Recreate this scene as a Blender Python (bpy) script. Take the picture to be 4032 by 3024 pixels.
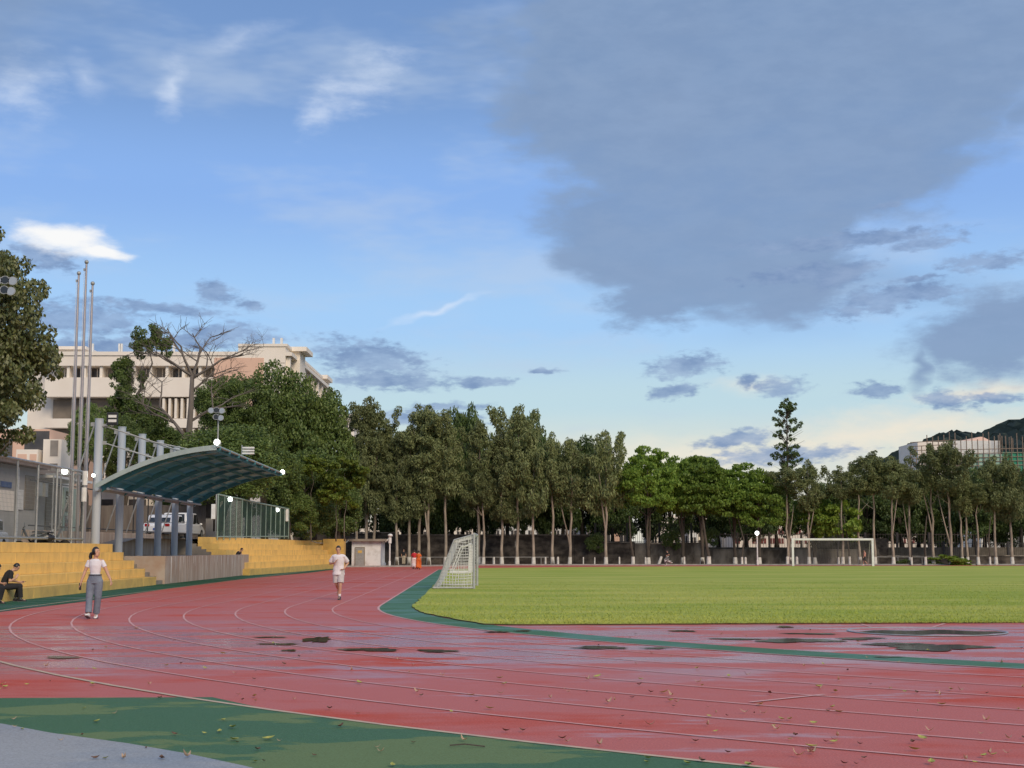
import bpy, math, random
import numpy as np
from mathutils import Vector, Matrix
for o in list(bpy.data.objects): bpy.data.objects.remove(o)
SC = bpy.context.scene; COL = SC.collection
PI = math.pi; R_ = math.radians
# ---------------------------------------------------------------- camera
F = 5600.0; EYE = 1.56; HZ = 2167.0
PIT = math.atan((HZ-1512)/F)
cd = bpy.data.cameras.new('camera'); cam = bpy.data.objects.new('camera', cd); COL.objects.link(cam)
cd.sensor_width = 36; cd.lens = F/4032*36; cd.clip_start = .1; cd.clip_end = 9000
cam.location = (0, 0, EYE); cam.rotation_euler = (PI/2+PIT, 0, 0); SC.camera = cam

def ray(x, y):
    cx = (x-2016)/F; cz = -(y-1512)/F; c, s = math.cos(PIT), math.sin(PIT)
    return (cx, c-cz*s, s+cz*c)
def G(x, y, z=0.0):
    r = ray(x, y); t = (z-EYE)/r[2]; return Vector((r[0]*t, r[1]*t, z))
def at(x, y, Y):
    r = ray(x, y); t = Y/r[1]; return Vector((r[0]*t, Y, EYE+r[2]*t))
def azel(x, y):
    r = ray(x, y); n = math.sqrt(sum(a*a for a in r)); return math.atan2(r[0], r[1]), math.asin(r[2]/n)

# ---------------------------------------------------------------- light
SUN_EL, SUN_AZ = 34.0, 152.0      # azimuth clockwise from +Y: behind the camera, a little right, veiled by thin cloud
SKY_S = .10
sd = bpy.data.lights.new('sun', 'SUN'); so = bpy.data.objects.new('sun', sd); COL.objects.link(so)
sd.energy = 1.5; sd.angle = R_(28); sd.color = (1.0, .82, .60)
a, e = R_(SUN_AZ), R_(SUN_EL)
sdir = Vector((math.sin(a)*math.cos(e), math.cos(a)*math.cos(e), math.sin(e)))
so.rotation_euler = sdir.to_track_quat('Z', 'Y').to_euler()
SC.view_settings.view_transform = 'Standard'; SC.view_settings.look = 'None'
SC.view_settings.exposure = 0.68; SC.view_settings.gamma = 1; SC.view_settings.use_curve_mapping = False

# ---------------------------------------------------------------- world sky
W = bpy.data.worlds.new('World'); SC.world = W; W.use_nodes = True
nt = W.node_tree; N = nt.nodes; L = nt.links; N.clear()
def nn(t, **k):
    n = N.new(t)
    for a_, b_ in k.items(): setattr(n, a_, b_)
    return n
def math_(op, a_, b_=None, c_=None, clamp=False):
    n = nn('ShaderNodeMath', operation=op, use_clamp=clamp)
    for i, v in enumerate((a_, b_, c_)):
        if v is None: continue
        if isinstance(v, (int, float)): n.inputs[i].default_value = v
        else: L.new(v, n.inputs[i])
    return n.outputs[0]
def smooth(v, lo, hi, a_=0., b_=1.):
    n = nn('ShaderNodeMapRange', interpolation_type='SMOOTHSTEP', clamp=True)
    L.new(v, n.inputs['Value']); n.inputs['From Min'].default_value = lo; n.inputs['From Max'].default_value = hi
    n.inputs['To Min'].default_value = a_; n.inputs['To Max'].default_value = b_
    return n.outputs[0]
tc = nn('ShaderNodeTexCoord'); sx = nn('ShaderNodeSeparateXYZ'); L.new(tc.outputs['Generated'], sx.inputs[0])
az = math_('ARCTAN2', sx.outputs[0], sx.outputs[1]); el = math_('ARCSINE', sx.outputs[2])
def noise(scale, detail, rough, zs=1.0, off=0.0, col=False):
    mp = nn('ShaderNodeMapping'); L.new(tc.outputs['Generated'], mp.inputs[0])
    mp.inputs['Scale'].default_value = (1, 1, zs); mp.inputs['Location'].default_value = (off, off*.7, off*.3)
    n = nn('ShaderNodeTexNoise'); L.new(mp.outputs[0], n.inputs['Vector'])
    n.inputs['Scale'].default_value = scale; n.inputs['Detail'].default_value = detail; n.inputs['Roughness'].default_value = rough
    return n.outputs['Color'] if col else n.outputs['Fac']
P0 = nn('ShaderNodeCombineXYZ'); L.new(az, P0.inputs[0]); L.new(el, P0.inputs[1])
def warp(src, nz, amp):
    s = nn('ShaderNodeVectorMath', operation='SUBTRACT'); L.new(nz, s.inputs[0]); s.inputs[1].default_value = (.5, .5, .5)
    m = nn('ShaderNodeVectorMath', operation='MULTIPLY'); L.new(s.outputs[0], m.inputs[0]); m.inputs[1].default_value = (amp, amp*.6, 0)
    d = nn('ShaderNodeVectorMath', operation='ADD'); L.new(src, d.inputs[0]); L.new(m.outputs[0], d.inputs[1]); return d.outputs[0]
P1 = warp(P0.outputs[0], noise(9, 1, .5, 1.6, 3.1, True), .11)
P2 = warp(P0.outputs[0], noise(26, 2, .6, 2.0, 7.7, True), .028)
nf = noise(30, 5, .62, 2.6, 1.3)      # fine cloud texture
nm = noise(9, 3, .55, 2.2, 5.2)       # broad variation
nx = math_('MULTIPLY_ADD', nm, .62, math_('MULTIPLY', nf, .38))
def ell(P, cx, cy, rx, ry, rot=0., soft=.5, k=1.0, nz=None):
    """density of one cloud, given in pixels of the sighting frame, kept as a direction on the dome"""
    return lambda: ell_(P, cx, cy, rx, ry, rot, soft, k, nz)
def ell_(P, cx, cy, rx, ry, rot, soft, k, nz):
    s_ = 4032/2212
    a0, e0 = azel(cx*s_, cy*s_)
    mp = nn('ShaderNodeMapping', vector_type='TEXTURE'); L.new(P, mp.inputs[0])
    mp.inputs['Location'].default_value = (a0, e0, 0); mp.inputs['Rotation'].default_value = (0, 0, R_(rot))
    mp.inputs['Scale'].default_value = (rx*s_/F, ry*s_/F, 1)
    ln = nn('ShaderNodeVectorMath', operation='LENGTH'); L.new(mp.outputs[0], ln.inputs[0])
    d = math_('SUBTRACT', 1.0, ln.outputs['Value'])
    q = math_('MULTIPLY_ADD', nz or nf, k, -.5*k)
    d = math_('ADD', d, q)
    return smooth(d, 0, soft)
def union(ms):
    m = ms[0]()
    for x in ms[1:]: m = math_('MAXIMUM', m, x())
    return m
def rgb(c):
    n = nn('ShaderNodeRGB'); n.outputs[0].default_value = (*c, 1); return n.outputs[0]
def mix(f, a_, b_, mode='MIX'):
    n = nn('ShaderNodeMix', data_type='RGBA', blend_type=mode, clamp_factor=True)
    for s, v in ((n.inputs[0], f), (n.inputs[6], a_), (n.inputs[7], b_)):
        if isinstance(v, (int, float)): s.default_value = v
        elif isinstance(v, tuple): s.default_value = (*v, 1)
        else: L.new(v, s)
    return n.outputs[2]
sky = nn('ShaderNodeTexSky', sky_type='NISHITA', sun_disc=False, sun_elevation=R_(SUN_EL), sun_rotation=R_(SUN_AZ),
         air_density=1.0, dust_density=1.2, ozone_density=2.0)
base = mix(1.0, sky.outputs[0], (SKY_S, SKY_S, SKY_S), 'MULTIPLY')
rp = nn('ShaderNodeValToRGB'); L.new(smooth(el, 0, .5), rp.inputs[0])
cr = rp.color_ramp; cr.interpolation = 'EASE'
stops = [(0, (.72, .68, .58)), (.05, (.62, .68, .63)), (.11, (.48, .645, .715)), (.24, (.345, .565, .86)), (.50, (.235, .415, .79)), (.75, (.17, .30, .57)), (1, (.14, .25, .50))]
while len(cr.elements) < len(stops): cr.elements.new(.5)
for e_, (p_, c_) in zip(cr.elements, stops): e_.position = p_; e_.color = (*c_, 1)
col = mix(.90, base, rp.outputs[0])                      # thin high haze over the clear air
# pale streaky veil
veil = smooth(noise(7, 4, .6, 3.5, 9.3), .45, .75)
col = mix(math_('MULTIPLY', veil, .48), col, (.46, .56, .71))
# white cirrus
wc = union([ell(P2, 770, 185, 170, 75, 30, 1.6, 1.9), ell(P2, 690, 245, 95, 50, 50, 1.6, 1.9), ell(P2, 370, 190, 38, 95, 0, 1.4, 1.5), ell(P2, 50, 190, 120, 100, 30, 1.5, 1.5),
            ell(P2, 190, 170, 60, 60, 0, 2.2, 1.4), ell(P2, 520, 80, 170, 35, 18, 2.2, 1.4), ell(P2, 940, 665, 150, 12, 18, 1.2, .8), ell(P2, 1260, 170, 120, 30, -25, 2.4, 1.2)])
col = mix(math_('MULTIPLY', wc, .72), col, (.66, .74, .87))
# warm low light between the clouds
wm = union([ell(P2, 1930, 935, 520, 80, 6, 1.4, 1.4, nf), ell(P2, 2130, 845, 200, 32, 5, 1.2, 1.3, nf), ell(P2, 1480, 990, 620, 80, 0, 1.6, 1.2, nf), ell(P2, 1620, 830, 120, 30, 0, 1.8, 1.2)])
col = mix(math_('MULTIPLY', wm, .85), col, (.84, .74, .60))
# broad grey blue cloud
big = union([ell(P2, 1660, 160, 640, 420, 0, .20, .80, nx), ell(P2, 1500, 530, 420, 170, -12, .30, 1.1, nx), ell(P2, 1430, 640, 190, 85, 14, .6, 1.5), ell(P1, 1960, 40, 500, 300, 0, .8, .8, nm),
             ell(P2, 2140, 725, 210, 125, 10, .55, 1.0), ell(P2, 1990, 790, 34, 80, -10, .9, 1.1), ell(P1, 1850, 640, 420, 120, 0, 2.0, 1.5, nm), ell(P1, 40, 10, 300, 150, 0, 1.2, 1.0, nm),
             ell(P2, 1130, 110, 330, 100, -14, 1.5, 1.5, nf), ell(P2, 2210, 240, 80, 60, 20, 1.0, .9)])
big = math_('MULTIPLY', big, smooth(nx, .3, .6, .86, 1.0))
gb = mix(smooth(nf, .3, .7, 0, .35), mix(nm, (.170, .262, .425), (.225, .315, .485)), (.265, .370, .555))
col = mix(math_('MULTIPLY', big, .93), col, gb)
# small low clouds
sm = [(1830, 520, 210, 17, 2), (1990, 527, 90, 12, 2), (1900, 650, 120, 26, 10), (1985, 632, 95, 16, 2), (2130, 566, 95, 15, 2), (1825, 592, 70, 22, 14), (1980, 603, 60, 7, 5),
      (1478, 790, 78, 24, 6), (1172, 802, 42, 6, 0), (1612, 824, 24, 15, 20), (1690, 838, 55, 20, 0), (1455, 846, 52, 14, 10), (800, 775, 130, 34, -8), (850, 824, 150, 18, 0), (1040, 826, 75, 10, 0),
      (465, 632, 42, 22, -12), (535, 660, 36, 12, -15), (170, 690, 140, 34, -3), (300, 745, 280, 20, 4), (480, 722, 95, 20, 4), (100, 556, 66, 20, -8),
      (1600, 948, 88, 16, 8), (1690, 985, 150, 18, 3), (1895, 842, 56, 15, 0), (1720, 590, 120, 16, 6), (900, 905, 150, 14, 0), (330, 665, 150, 12, -4), (2045, 866, 62, 18, -8), (2150, 858, 60, 9, 0), (1920, 437, 34, 7, 12), (950, 880, 90, 10, 2)]
P3 = warp(P0.outputs[0], noise(70, 2, .6, 1.8, 2.2, True), .014)
nfb = noise(85, 4, .62, 2.6, 4.4)
m3 = union([ell(P3, x, y, rx*1.35, ry*1.45, rot, .65, 1.7, nfb) for x, y, rx, ry, rot in sm])
low = mix(smooth(nf, .3, .7), (.165, .255, .44), (.27, .365, .55))
col = mix(math_('MULTIPLY', m3, smooth(nf, .25, .7, .95, .68)), col, low)
# bright cumulus at the left
wb = union([ell(P2, 140, 518, 150, 40, -6, .8, 1.2), ell(P2, 215, 540, 80, 20, -6, .7, 1.2)])
col = mix(math_('MULTIPLY', wb, .93), col, (.90, .89, .87))
# the same weather goes on outside the frame
outm = math_('MAXIMUM', smooth(math_('ABSOLUTE', az), .40, .60), smooth(el, .42, .56))
oc = smooth(noise(3.2, 4, .58, 2.4, 6.1), .42, .62)
col = mix(math_('MULTIPLY', math_('MULTIPLY', outm, oc), .75), col, mix(nm, (.30, .37, .50), (.60, .60, .62)))
bg = nn('ShaderNodeBackground'); L.new(col, bg.inputs[0]); bg.inputs[1].default_value = .69
wo = nn('ShaderNodeOutputWorld'); L.new(bg.outputs[0], wo.inputs[0])
W.cycles.sampling_method = 'MANUAL'; W.cycles.sample_map_resolution = 512

# ================================================================ helpers
rnd = random.Random(7)
def mat(name, c1, c2=None, rough=.7, scale=2., lo=.35, hi=.65, detail=5, bump=0., bscale=None, metal=0., emit=None, spec=None, stretch=(1, 1, 1), trans=0.):
    m = bpy.data.materials.new(name); m.use_nodes = True; t = m.node_tree; b = t.nodes['Principled BSDF']
    b.inputs['Roughness'].default_value = rough; b.inputs['Metallic'].default_value = metal
    b.inputs['Base Color'].default_value = (*c1, 1)
    if spec is not None: b.inputs['Specular IOR Level'].default_value = spec
    tcn = t.nodes.new('ShaderNodeTexCoord'); mp = t.nodes.new('ShaderNodeMapping'); t.links.new(tcn.outputs['Object'], mp.inputs[0]); mp.inputs['Scale'].default_value = stretch
    if c2 is not None:
        nz = t.nodes.new('ShaderNodeTexNoise'); nz.inputs['Scale'].default_value = scale; nz.inputs['Detail'].default_value = detail; nz.inputs['Roughness'].default_value = .6
        t.links.new(mp.outputs[0], nz.inputs['Vector'])
        mr = t.nodes.new('ShaderNodeMapRange'); t.links.new(nz.outputs['Fac'], mr.inputs[0]); mr.inputs[1].default_value = lo; mr.inputs[2].default_value = hi
        mx = t.nodes.new('ShaderNodeMix'); mx.data_type = 'RGBA'; t.links.new(mr.outputs[0], mx.inputs[0])
        mx.inputs[6].default_value = (*c1, 1); mx.inputs[7].default_value = (*c2, 1); t.links.new(mx.outputs[2], b.inputs['Base Color'])
    if bump:
        n2 = t.nodes.new('ShaderNodeTexNoise'); n2.inputs['Scale'].default_value = bscale or scale*6; n2.inputs['Detail'].default_value = 4; t.links.new(mp.outputs[0], n2.inputs['Vector'])
        bp = t.nodes.new('ShaderNodeBump'); bp.inputs['Strength'].default_value = bump; bp.inputs['Distance'].default_value = .02
        t.links.new(n2.outputs['Fac'], bp.inputs['Height']); t.links.new(bp.outputs[0], b.inputs['Normal'])
    if emit: b.inputs['Emission Color'].default_value = (*emit[0], 1); b.inputs['Emission Strength'].default_value = emit[1]
    if trans: b.inputs['Transmission Weight'].default_value = trans
    return m
def leafmat(name, c1, c2, rough=.55, tr=.22, spec=.35):
    """each leaf has its own shade between the two colours"""
    m = bpy.data.materials.new(name); m.use_nodes = True; t = m.node_tree; b = t.nodes['Principled BSDF']; out = t.nodes['Material Output']
    g = t.nodes.new('ShaderNodeNewGeometry'); mx = t.nodes.new('ShaderNodeMix'); mx.data_type = 'RGBA'
    oi = t.nodes.new('ShaderNodeObjectInfo'); hs = t.nodes.new('ShaderNodeHueSaturation')
    t.links.new(g.outputs['Random Per Island'], mx.inputs[0]); mx.inputs[6].default_value = (*c1, 1); mx.inputs[7].default_value = (*c2, 1)
    mr = t.nodes.new('ShaderNodeMapRange'); t.links.new(oi.outputs['Random'], mr.inputs[0]); mr.inputs[3].default_value = .78; mr.inputs[4].default_value = 1.2
    t.links.new(mr.outputs[0], hs.inputs['Value']); t.links.new(mx.outputs[2], hs.inputs['Color'])
    t.links.new(hs.outputs[0], b.inputs['Base Color']); b.inputs['Roughness'].default_value = rough; b.inputs['Specular IOR Level'].default_value = spec
    tl = t.nodes.new('ShaderNodeBsdfTranslucent'); t.links.new(hs.outputs[0], tl.inputs[0])
    ms = t.nodes.new('ShaderNodeMixShader'); ms.inputs[0].default_value = tr
    t.links.new(b.outputs[0], ms.inputs[1]); t.links.new(tl.outputs[0], ms.inputs[2]); t.links.new(ms.outputs[0], out.inputs[0])
    return m

def tag(o, label=None, cat=None, group=None, kind=None):
    if label: o['label'] = label
    if cat: o['category'] = cat
    if group: o['group'] = group
    if kind: o['kind'] = kind
    return o
ORG = {}
def thing(name, label, cat, loc=(0, 0, 0), group=None, rz=0.):
    o = bpy.data.objects.new(name, None); COL.objects.link(o); o.location = loc; o.rotation_euler = (0, 0, rz); o.empty_display_size = .3
    ORG[o.name] = Vector(loc)
    return tag(o, label, cat, group)
class MB:
    """collects boxes, tubes and sheets; build() links them as one mesh object"""
    def __init__(s, T=None): s.v = []; s.f = []; s.T = T
    def add(s, vs, fs):
        b = len(s.v)
        s.v += [Vector(s.T(*v)) if s.T else Vector(v) for v in vs]; s.f += [[i+b for i in f] for f in fs]; return s
    def box(s, x0, x1, y0, y1, z0, z1):
        return s.add([(x0, y0, z0), (x1, y0, z0), (x1, y1, z0), (x0, y1, z0), (x0, y0, z1), (x1, y0, z1), (x1, y1, z1), (x0, y1, z1)],
                     [(0, 3, 2, 1), (4, 5, 6, 7), (0, 1, 5, 4), (1, 2, 6, 5), (2, 3, 7, 6), (3, 0, 4, 7)])
    def hexa(s, lo, hi):          # two quads (bottom, top), counter-clockwise
        return s.add(list(lo)+list(hi), [(0, 3, 2, 1), (4, 5, 6, 7), (0, 1, 5, 4), (1, 2, 6, 5), (2, 3, 7, 6), (3, 0, 4, 7)])
    def tube(s, pts, r, n=8, caps=True):
        pts = [Vector(p) for p in pts]; k = len(pts); rs = r if isinstance(r, (list, tuple)) else [r]*k
        vs = []; ref = None
        for i, p in enumerate(pts):
            d = (pts[min(i+1, k-1)]-pts[max(i-1, 0)]).normalized()
            if ref is None: ref = Vector((1, 0, 0)) if abs(d.x) < .9 else Vector((0, 1, 0))
            u = (ref-d*ref.dot(d)).normalized(); w = d.cross(u); ref = u
            for j in range(n):
                a_ = 2*PI*j/n; vs.append(p+(u*math.cos(a_)+w*math.sin(a_))*rs[i])
        fs = [(i*n+j, i*n+(j+1) % n, (i+1)*n+(j+1) % n, (i+1)*n+j) for i in range(k-1) for j in range(n)]
        if caps: fs += [tuple(range(n))[::-1], tuple((k-1)*n+j for j in range(n))]
        return s.add(vs, fs)
    def loft(s, rings, n=12):      # rings: (centre, u, v) with u, v full radius vectors
        vs = []; k = len(rings)
        for c, u, w in rings:
            c, u, w = Vector(c), Vector(u), Vector(w)
            for j in range(n): a_ = 2*PI*j/n; vs.append(c+u*math.cos(a_)+w*math.sin(a_))
        fs = [(i*n+j, i*n+(j+1) % n, (i+1)*n+(j+1) % n, (i+1)*n+j) for i in range(k-1) for j in range(n)]
        fs += [tuple(range(n))[::-1], tuple((k-1)*n+j for j in range(n))]
        return s.add(vs, fs)
    def ball(s, c, rx, ry=None, rz=None, n=10, m=7, M=None):
        ry = ry or rx; rz = rz or rx; c = Vector(c); vs = []; fs = []
        for i in range(m+1):
            th = PI*i/m
            for j in range(n):
                ph = 2*PI*j/n; p = Vector((rx*math.sin(th)*math.cos(ph), ry*math.sin(th)*math.sin(ph), rz*math.cos(th)))
                vs.append(c+(M @ p if M else p))
        fs = [(i*n+j, (i+1)*n+j, (i+1)*n+(j+1) % n, i*n+(j+1) % n) for i in range(m) for j in range(n)]
        return s.add(vs, fs)
    def prism(s, poly, z0, z1):
        n = len(poly)
        return s.add([(x, y, z0) for x, y in poly]+[(x, y, z1) for x, y in poly], [tuple(range(n))[::-1], tuple(range(n, 2*n))]+[(i, (i+1) % n, n+(i+1) % n, n+i) for i in range(n)])
    def prof(s, poly, y0, y1, ax='y'):  # profile in (a, z) extruded along y (a = x) or x (a = y)
        n = len(poly); f = (lambda a_, b_, z: (a_, b_, z)) if ax == 'y' else (lambda a_, b_, z: (b_, a_, z))
        return s.add([f(x, y0, z) for x, z in poly]+[f(x, y1, z) for x, z in poly], [tuple(range(n))[::-1], tuple(range(n, 2*n))]+[(i, (i+1) % n, n+(i+1) % n, n+i) for i in range(n)])
    def build(s, name, m, parent=None, smooth=False, bevel=0., kind=None, label=None, org=None):
        o_ = ORG.get(parent.name, Vector()) if parent else (Vector(org) if org else Vector())
        me = bpy.data.meshes.new(name); me.from_pydata([tuple(v-o_) for v in s.v], [], s.f); me.validate()
        import bmesh
        bm = bmesh.new(); bm.from_mesh(me); bmesh.ops.remove_doubles(bm, verts=bm.verts, dist=1e-5) if len(bm.verts) < 4000 else None
        bmesh.ops.recalc_face_normals(bm, faces=bm.faces); bm.to_mesh(me); bm.free()
        if smooth: me.polygons.foreach_set('use_smooth', [True]*len(me.polygons))
        me.materials.append(m); o = bpy.data.objects.new(name, me); COL.objects.link(o)
        if parent: o.parent = parent; ORG[o.name] = o_
        else: o.location = o_; ORG[o.name] = o_
        if bevel:
            md = o.modifiers.new('bevel', 'BEVEL'); md.width = bevel; md.segments = 2; md.limit_method = 'ANGLE'
        tag(o, label, None, None, kind)
        return o
def sheet(name, polys, m, z, kind='structure', parent=None):
    b = MB()
    for p in polys: b.add([(q[0], q[1], z) for q in p], [tuple(range(len(p)))])
    return b.build(name, m, parent, kind=kind)
def strip(path, w0, w1, z=0):      # sheet between two offsets of a path [(x,y)]
    vs = []; k = len(path)
    for i, p in enumerate(path):
        a_ = Vector(path[max(i-1, 0)][:2]); b_ = Vector(path[min(i+1, k-1)][:2]); d = (b_-a_).normalized(); n = Vector((d.y, -d.x))
        q = Vector(p[:2]); vs += [(*(q+n*w0), z), (*(q+n*w1), z)]
    return vs, [(2*i, 2*i+1, 2*i+3, 2*i+2) for i in range(k-1)]
def copy_tree(o, parent=None):
    c = o.copy(); COL.objects.link(c); c.parent = parent
    for ch in [x for x in bpy.data.objects if x.parent == o]: copy_tree(ch, c)
    return c

# ================================================================ ground materials
def ground_mat(name, dry, wet, dry_r, wet_r, sc, lo, hi, belt=False, grit=420., tint=None, wspec=.22):
    m = bpy.data.materials.new(name); m.use_nodes = True; t = m.node_tree; b = t.nodes['Principled BSDF']; lk = t.links
    g = t.nodes.new('ShaderNodeNewGeometry')
    def nz(scale, det, st, off=0, ro=.6):
        mp = t.nodes.new('ShaderNodeMapping'); lk.new(g.outputs['Position'], mp.inputs[0]); mp.inputs['Scale'].default_value = st; mp.inputs['Location'].default_value = (off, off, 0)
        n = t.nodes.new('ShaderNodeTexNoise'); n.inputs['Scale'].default_value = scale; n.inputs['Detail'].default_value = det; n.inputs['Roughness'].default_value = ro
        lk.new(mp.outputs[0], n.inputs['Vector']); return n.outputs['Fac']
    def mr(v, a_, b_, c_, d_, sm=True):
        n = t.nodes.new('ShaderNodeMapRange'); n.interpolation_type = 'SMOOTHSTEP' if sm else 'LINEAR'
        lk.new(v, n.inputs[0])
        for i, q in enumerate((a_, b_, c_, d_)): n.inputs[i+1].default_value = q
        return n.outputs[0]
    def mt(op, a_, b_):
        n = t.nodes.new('ShaderNodeMath'); n.operation = op
        for i, q in enumerate((a_, b_)):
            if isinstance(q, (int, float)): n.inputs[i].default_value = q
            else: lk.new(q, n.inputs[i])
        return n.outputs[0]
    def mc(f, a_, b_):
        n = t.nodes.new('ShaderNodeMix'); n.data_type = 'RGBA'; lk.new(f, n.inputs[0])
        for i, q in ((6, a_), (7, b_)):
            if isinstance(q, tuple): n.inputs[i].default_value = (*q, 1)
            else: lk.new(q, n.inputs[i])
        return n.outputs[2]
    w = nz(sc, 7, (.55, 1., 1.))
    wet_m = mr(w, lo, hi, 0, 1)
    gr = nz(grit, 2, (1, 1, 1), 3, .7)
    big = nz(sc*.35, 3, (1, 1, 1), 17)
    if belt:        # the low strip across the bend where the rain stands
        sp = t.nodes.new('ShaderNodeSeparateXYZ'); lk.new(g.outputs['Position'], sp.inputs[0])
        y2 = mt('ADD', sp.outputs[1], mt('MULTIPLY', mt('SUBTRACT', nz(.3, 4, (1, 1, 1), 9), .5), 9.))
        bl = mt('MULTIPLY', mr(y2, 16.5, 20.5, 0, 1), mr(y2, 27.5, 33, 1, 0))
        streak = nz(.62, 8, (.42, 1.5, 1), 31, .68)
        film = mt('MAXIMUM', mt('MULTIPLY', bl, mr(streak, .46, .52, 0, 1)), mr(streak, .59, .64, 0, .7))
        wet_m = mt('MAXIMUM', wet_m, film)
    c = mc(wet_m, dry, wet)
    c = mc(mt('MULTIPLY', mr(gr, .35, .7, 0, 1), .35), c, tuple(x*.55 for x in wet))
    if tint: c = mc(mt('MULTIPLY', mr(big, .45, .65, 0, 1), .5), c, tint)
    sp2 = nz(55., 3, (1, 1, 1), 8, .75)
    c = mc(mt('MULTIPLY', mr(sp2, .45, .75, 0, 1), .40), c, tuple(min(1, x*1.9+.05) for x in wet))
    c = mc(mt('MULTIPLY', mr(sp2, .50, .25, 0, 1), .45), c, tuple(x*.45 for x in wet))
    lk.new(c, b.inputs['Base Color'])
    r = mr(wet_m, 0, 1, dry_r, wet_r, False)
    if belt: r = mt('SUBTRACT', r, mt('MULTIPLY', film, wet_r*.50))
    lk.new(r, b.inputs['Roughness'])
    sp_ = mr(wet_m, 0, 1, .05, wspec, False)
    if belt: sp_ = mt('ADD', sp_, mt('MULTIPLY', film, .75))
    lk.new(sp_, b.inputs['Specular IOR Level'])
    if belt: lk.new(mt('MULTIPLY', film, .38), b.inputs['Coat Weight']); b.inputs['Coat Roughness'].default_value = .22; b.inputs['Coat IOR'].default_value = 1.45
    bp = t.nodes.new('ShaderNodeBump'); bp.inputs['Distance'].default_value = .004
    st = mr(wet_m, 0, 1, .9, .45, False)
    if belt: st = mt('MULTIPLY', st, mr(film, 0, 1, 1, .18, False))
    lk.new(st, bp.inputs['Strength']); lk.new(gr, bp.inputs['Height']); lk.new(bp.outputs[0], b.inputs['Normal'])
    return m
M = {}
M['track'] = ground_mat('red rubber', (.56, .085, .055), (.54, .135, .105), .88, .50, .42, .28, .50, True, 300., wspec=.15)
M['green_track'] = ground_mat('green rubber', (.19, .26, .125), (.065, .155, .070), .9, .5, .75, .47, .495, False, 300., wspec=.05)
M['kerb_green'] = ground_mat('green kerb rubber', (.085, .19, .115), (.08, .20, .125), .85, .45, .6, .40, .60, False, 200., wspec=.12)
M['side_green'] = ground_mat('dark green rubber', (.035, .12, .06), (.03, .10, .06), .85, .55, .6, .40, .60, False, 200.)
M['apron'] = ground_mat('grey blue rubber', (.42, .43, .43), (.29, .32, .35), .8, .45, .6, .42, .56, False, 300., (.32, .32, .32), wspec=.1)
M['grass'] = mat('turf', (.285, .36, .060), (.46, .465, .115), .9, .30, .38, .66, 8, .8, 30., stretch=(.30, 1.0, 1), spec=.1)
M['line'] = mat('faded white line paint', (.66, .30, .26), (.74, .44, .39), .6, 3.)
M['line_out'] = mat('cream line paint', (.62, .47, .30), (.52, .36, .26), .6, 5.)
M['dirt'] = mat('bare soil', (.10, .085, .065), (.17, .15, .12), .95, 1.2)
M['earth'] = mat('distant ground', (.06, .075, .04), (.09, .09, .06), .95, .02)
M['concrete'] = mat('weathered concrete', (.36, .32, .26), (.22, .19, .16), .85, 1.3, .3, .7, 8, .4, 30.)
M['kerbstone'] = mat('grey kerb concrete', (.36, .35, .33), (.26, .25, .23), .85, 2.)
M['road'] = mat('worn road surface', (.12, .115, .11), (.19, .18, .17), .9, .8)
M['water'] = mat('standing rain water', (.06, .045, .035), (.11, .06, .05), .10, 1.5, spec=.5)
M['yellow'] = mat('weathered yellow paint', (.86, .56, .16), (.55, .36, .12), .75, 1.9, .46, .80, 10, .35, 25., stretch=(1, 1, .45))
M['yellow2'] = mat('dirtier yellow paint', (.70, .47, .13), (.50, .34, .11), .8, 1.4, .40, .7, 8, .35, 25.)
M['steel'] = mat('galvanised steel', (.42, .43, .42), (.32, .33, .32), .45, 6., metal=.4)
M['bluegrey'] = mat('pale blue grey paint', (.36, .42, .49), (.31, .37, .44), .5, 2.)
M['column'] = mat('grey blue column paint', (.46, .50, .54), (.38, .42, .47), .5, 1.2, stretch=(1, 1, .3))
M['teal'] = mat('teal sheet steel', (.13, .46, .56), (.11, .40, .49), .42, 1.5, spec=.5)
M['teal2'] = mat('dark teal steel', (.05, .20, .26), None, .5)
M['teal_sheet'] = leafmat('translucent teal roof sheet', (.13, .42, .52), (.11, .38, .48), .4, .30, .5)
M['fascia'] = mat('pale green grey steel', (.36, .44, .44), (.28, .35, .36), .45, 2.)
M['white'] = mat('white paint', (.78, .78, .76), (.66, .66, .63), .5, 3.)
M['whitewash'] = mat('whitewash', (.74, .72, .66), (.52, .49, .43), .9, 4.)
M['dark'] = mat('black plastic', (.02, .02, .022), None, .5)
M['glass'] = mat('dark window glass', (.02, .025, .03), None, .08, spec=.6)
M['lamp'] = mat('lit floodlight', (.9, .95, .9), None, .4, emit=((.93, 1.0, .92), 9.))
M['cream'] = mat('cream render', (.86, .79, .70), (.80, .72, .63), .85, .35)
M['cream2'] = mat('pale cream render', (.87, .80, .71), (.81, .74, .65), .85, .4)
M['pink'] = mat('salmon render', (.74, .50, .38), (.70, .46, .35), .85, .5)
M['trunk'] = mat('pale bark', (.40, .34, .27), (.15, .12, .095), .9, 3., .35, .7, 6, .5, 20., stretch=(1, 1, .25))
M['darktrunk'] = mat('dark bark', (.06, .05, .04), (.11, .09, .07), .9, 3., .35, .7, 6, .5, 20., stretch=(1, 1, .25))
M['greytrunk'] = mat('grey bark', (.17, .145, .125), (.10, .085, .075), .9, 3., .35, .7, 6, .5, 20., stretch=(1, 1, .25))
M['skin'] = mat('skin', (.58, .34, .23), (.52, .30, .20), .55, 8.)
M['hair'] = mat('black hair', (.012, .010, .010), None, .4)

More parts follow.
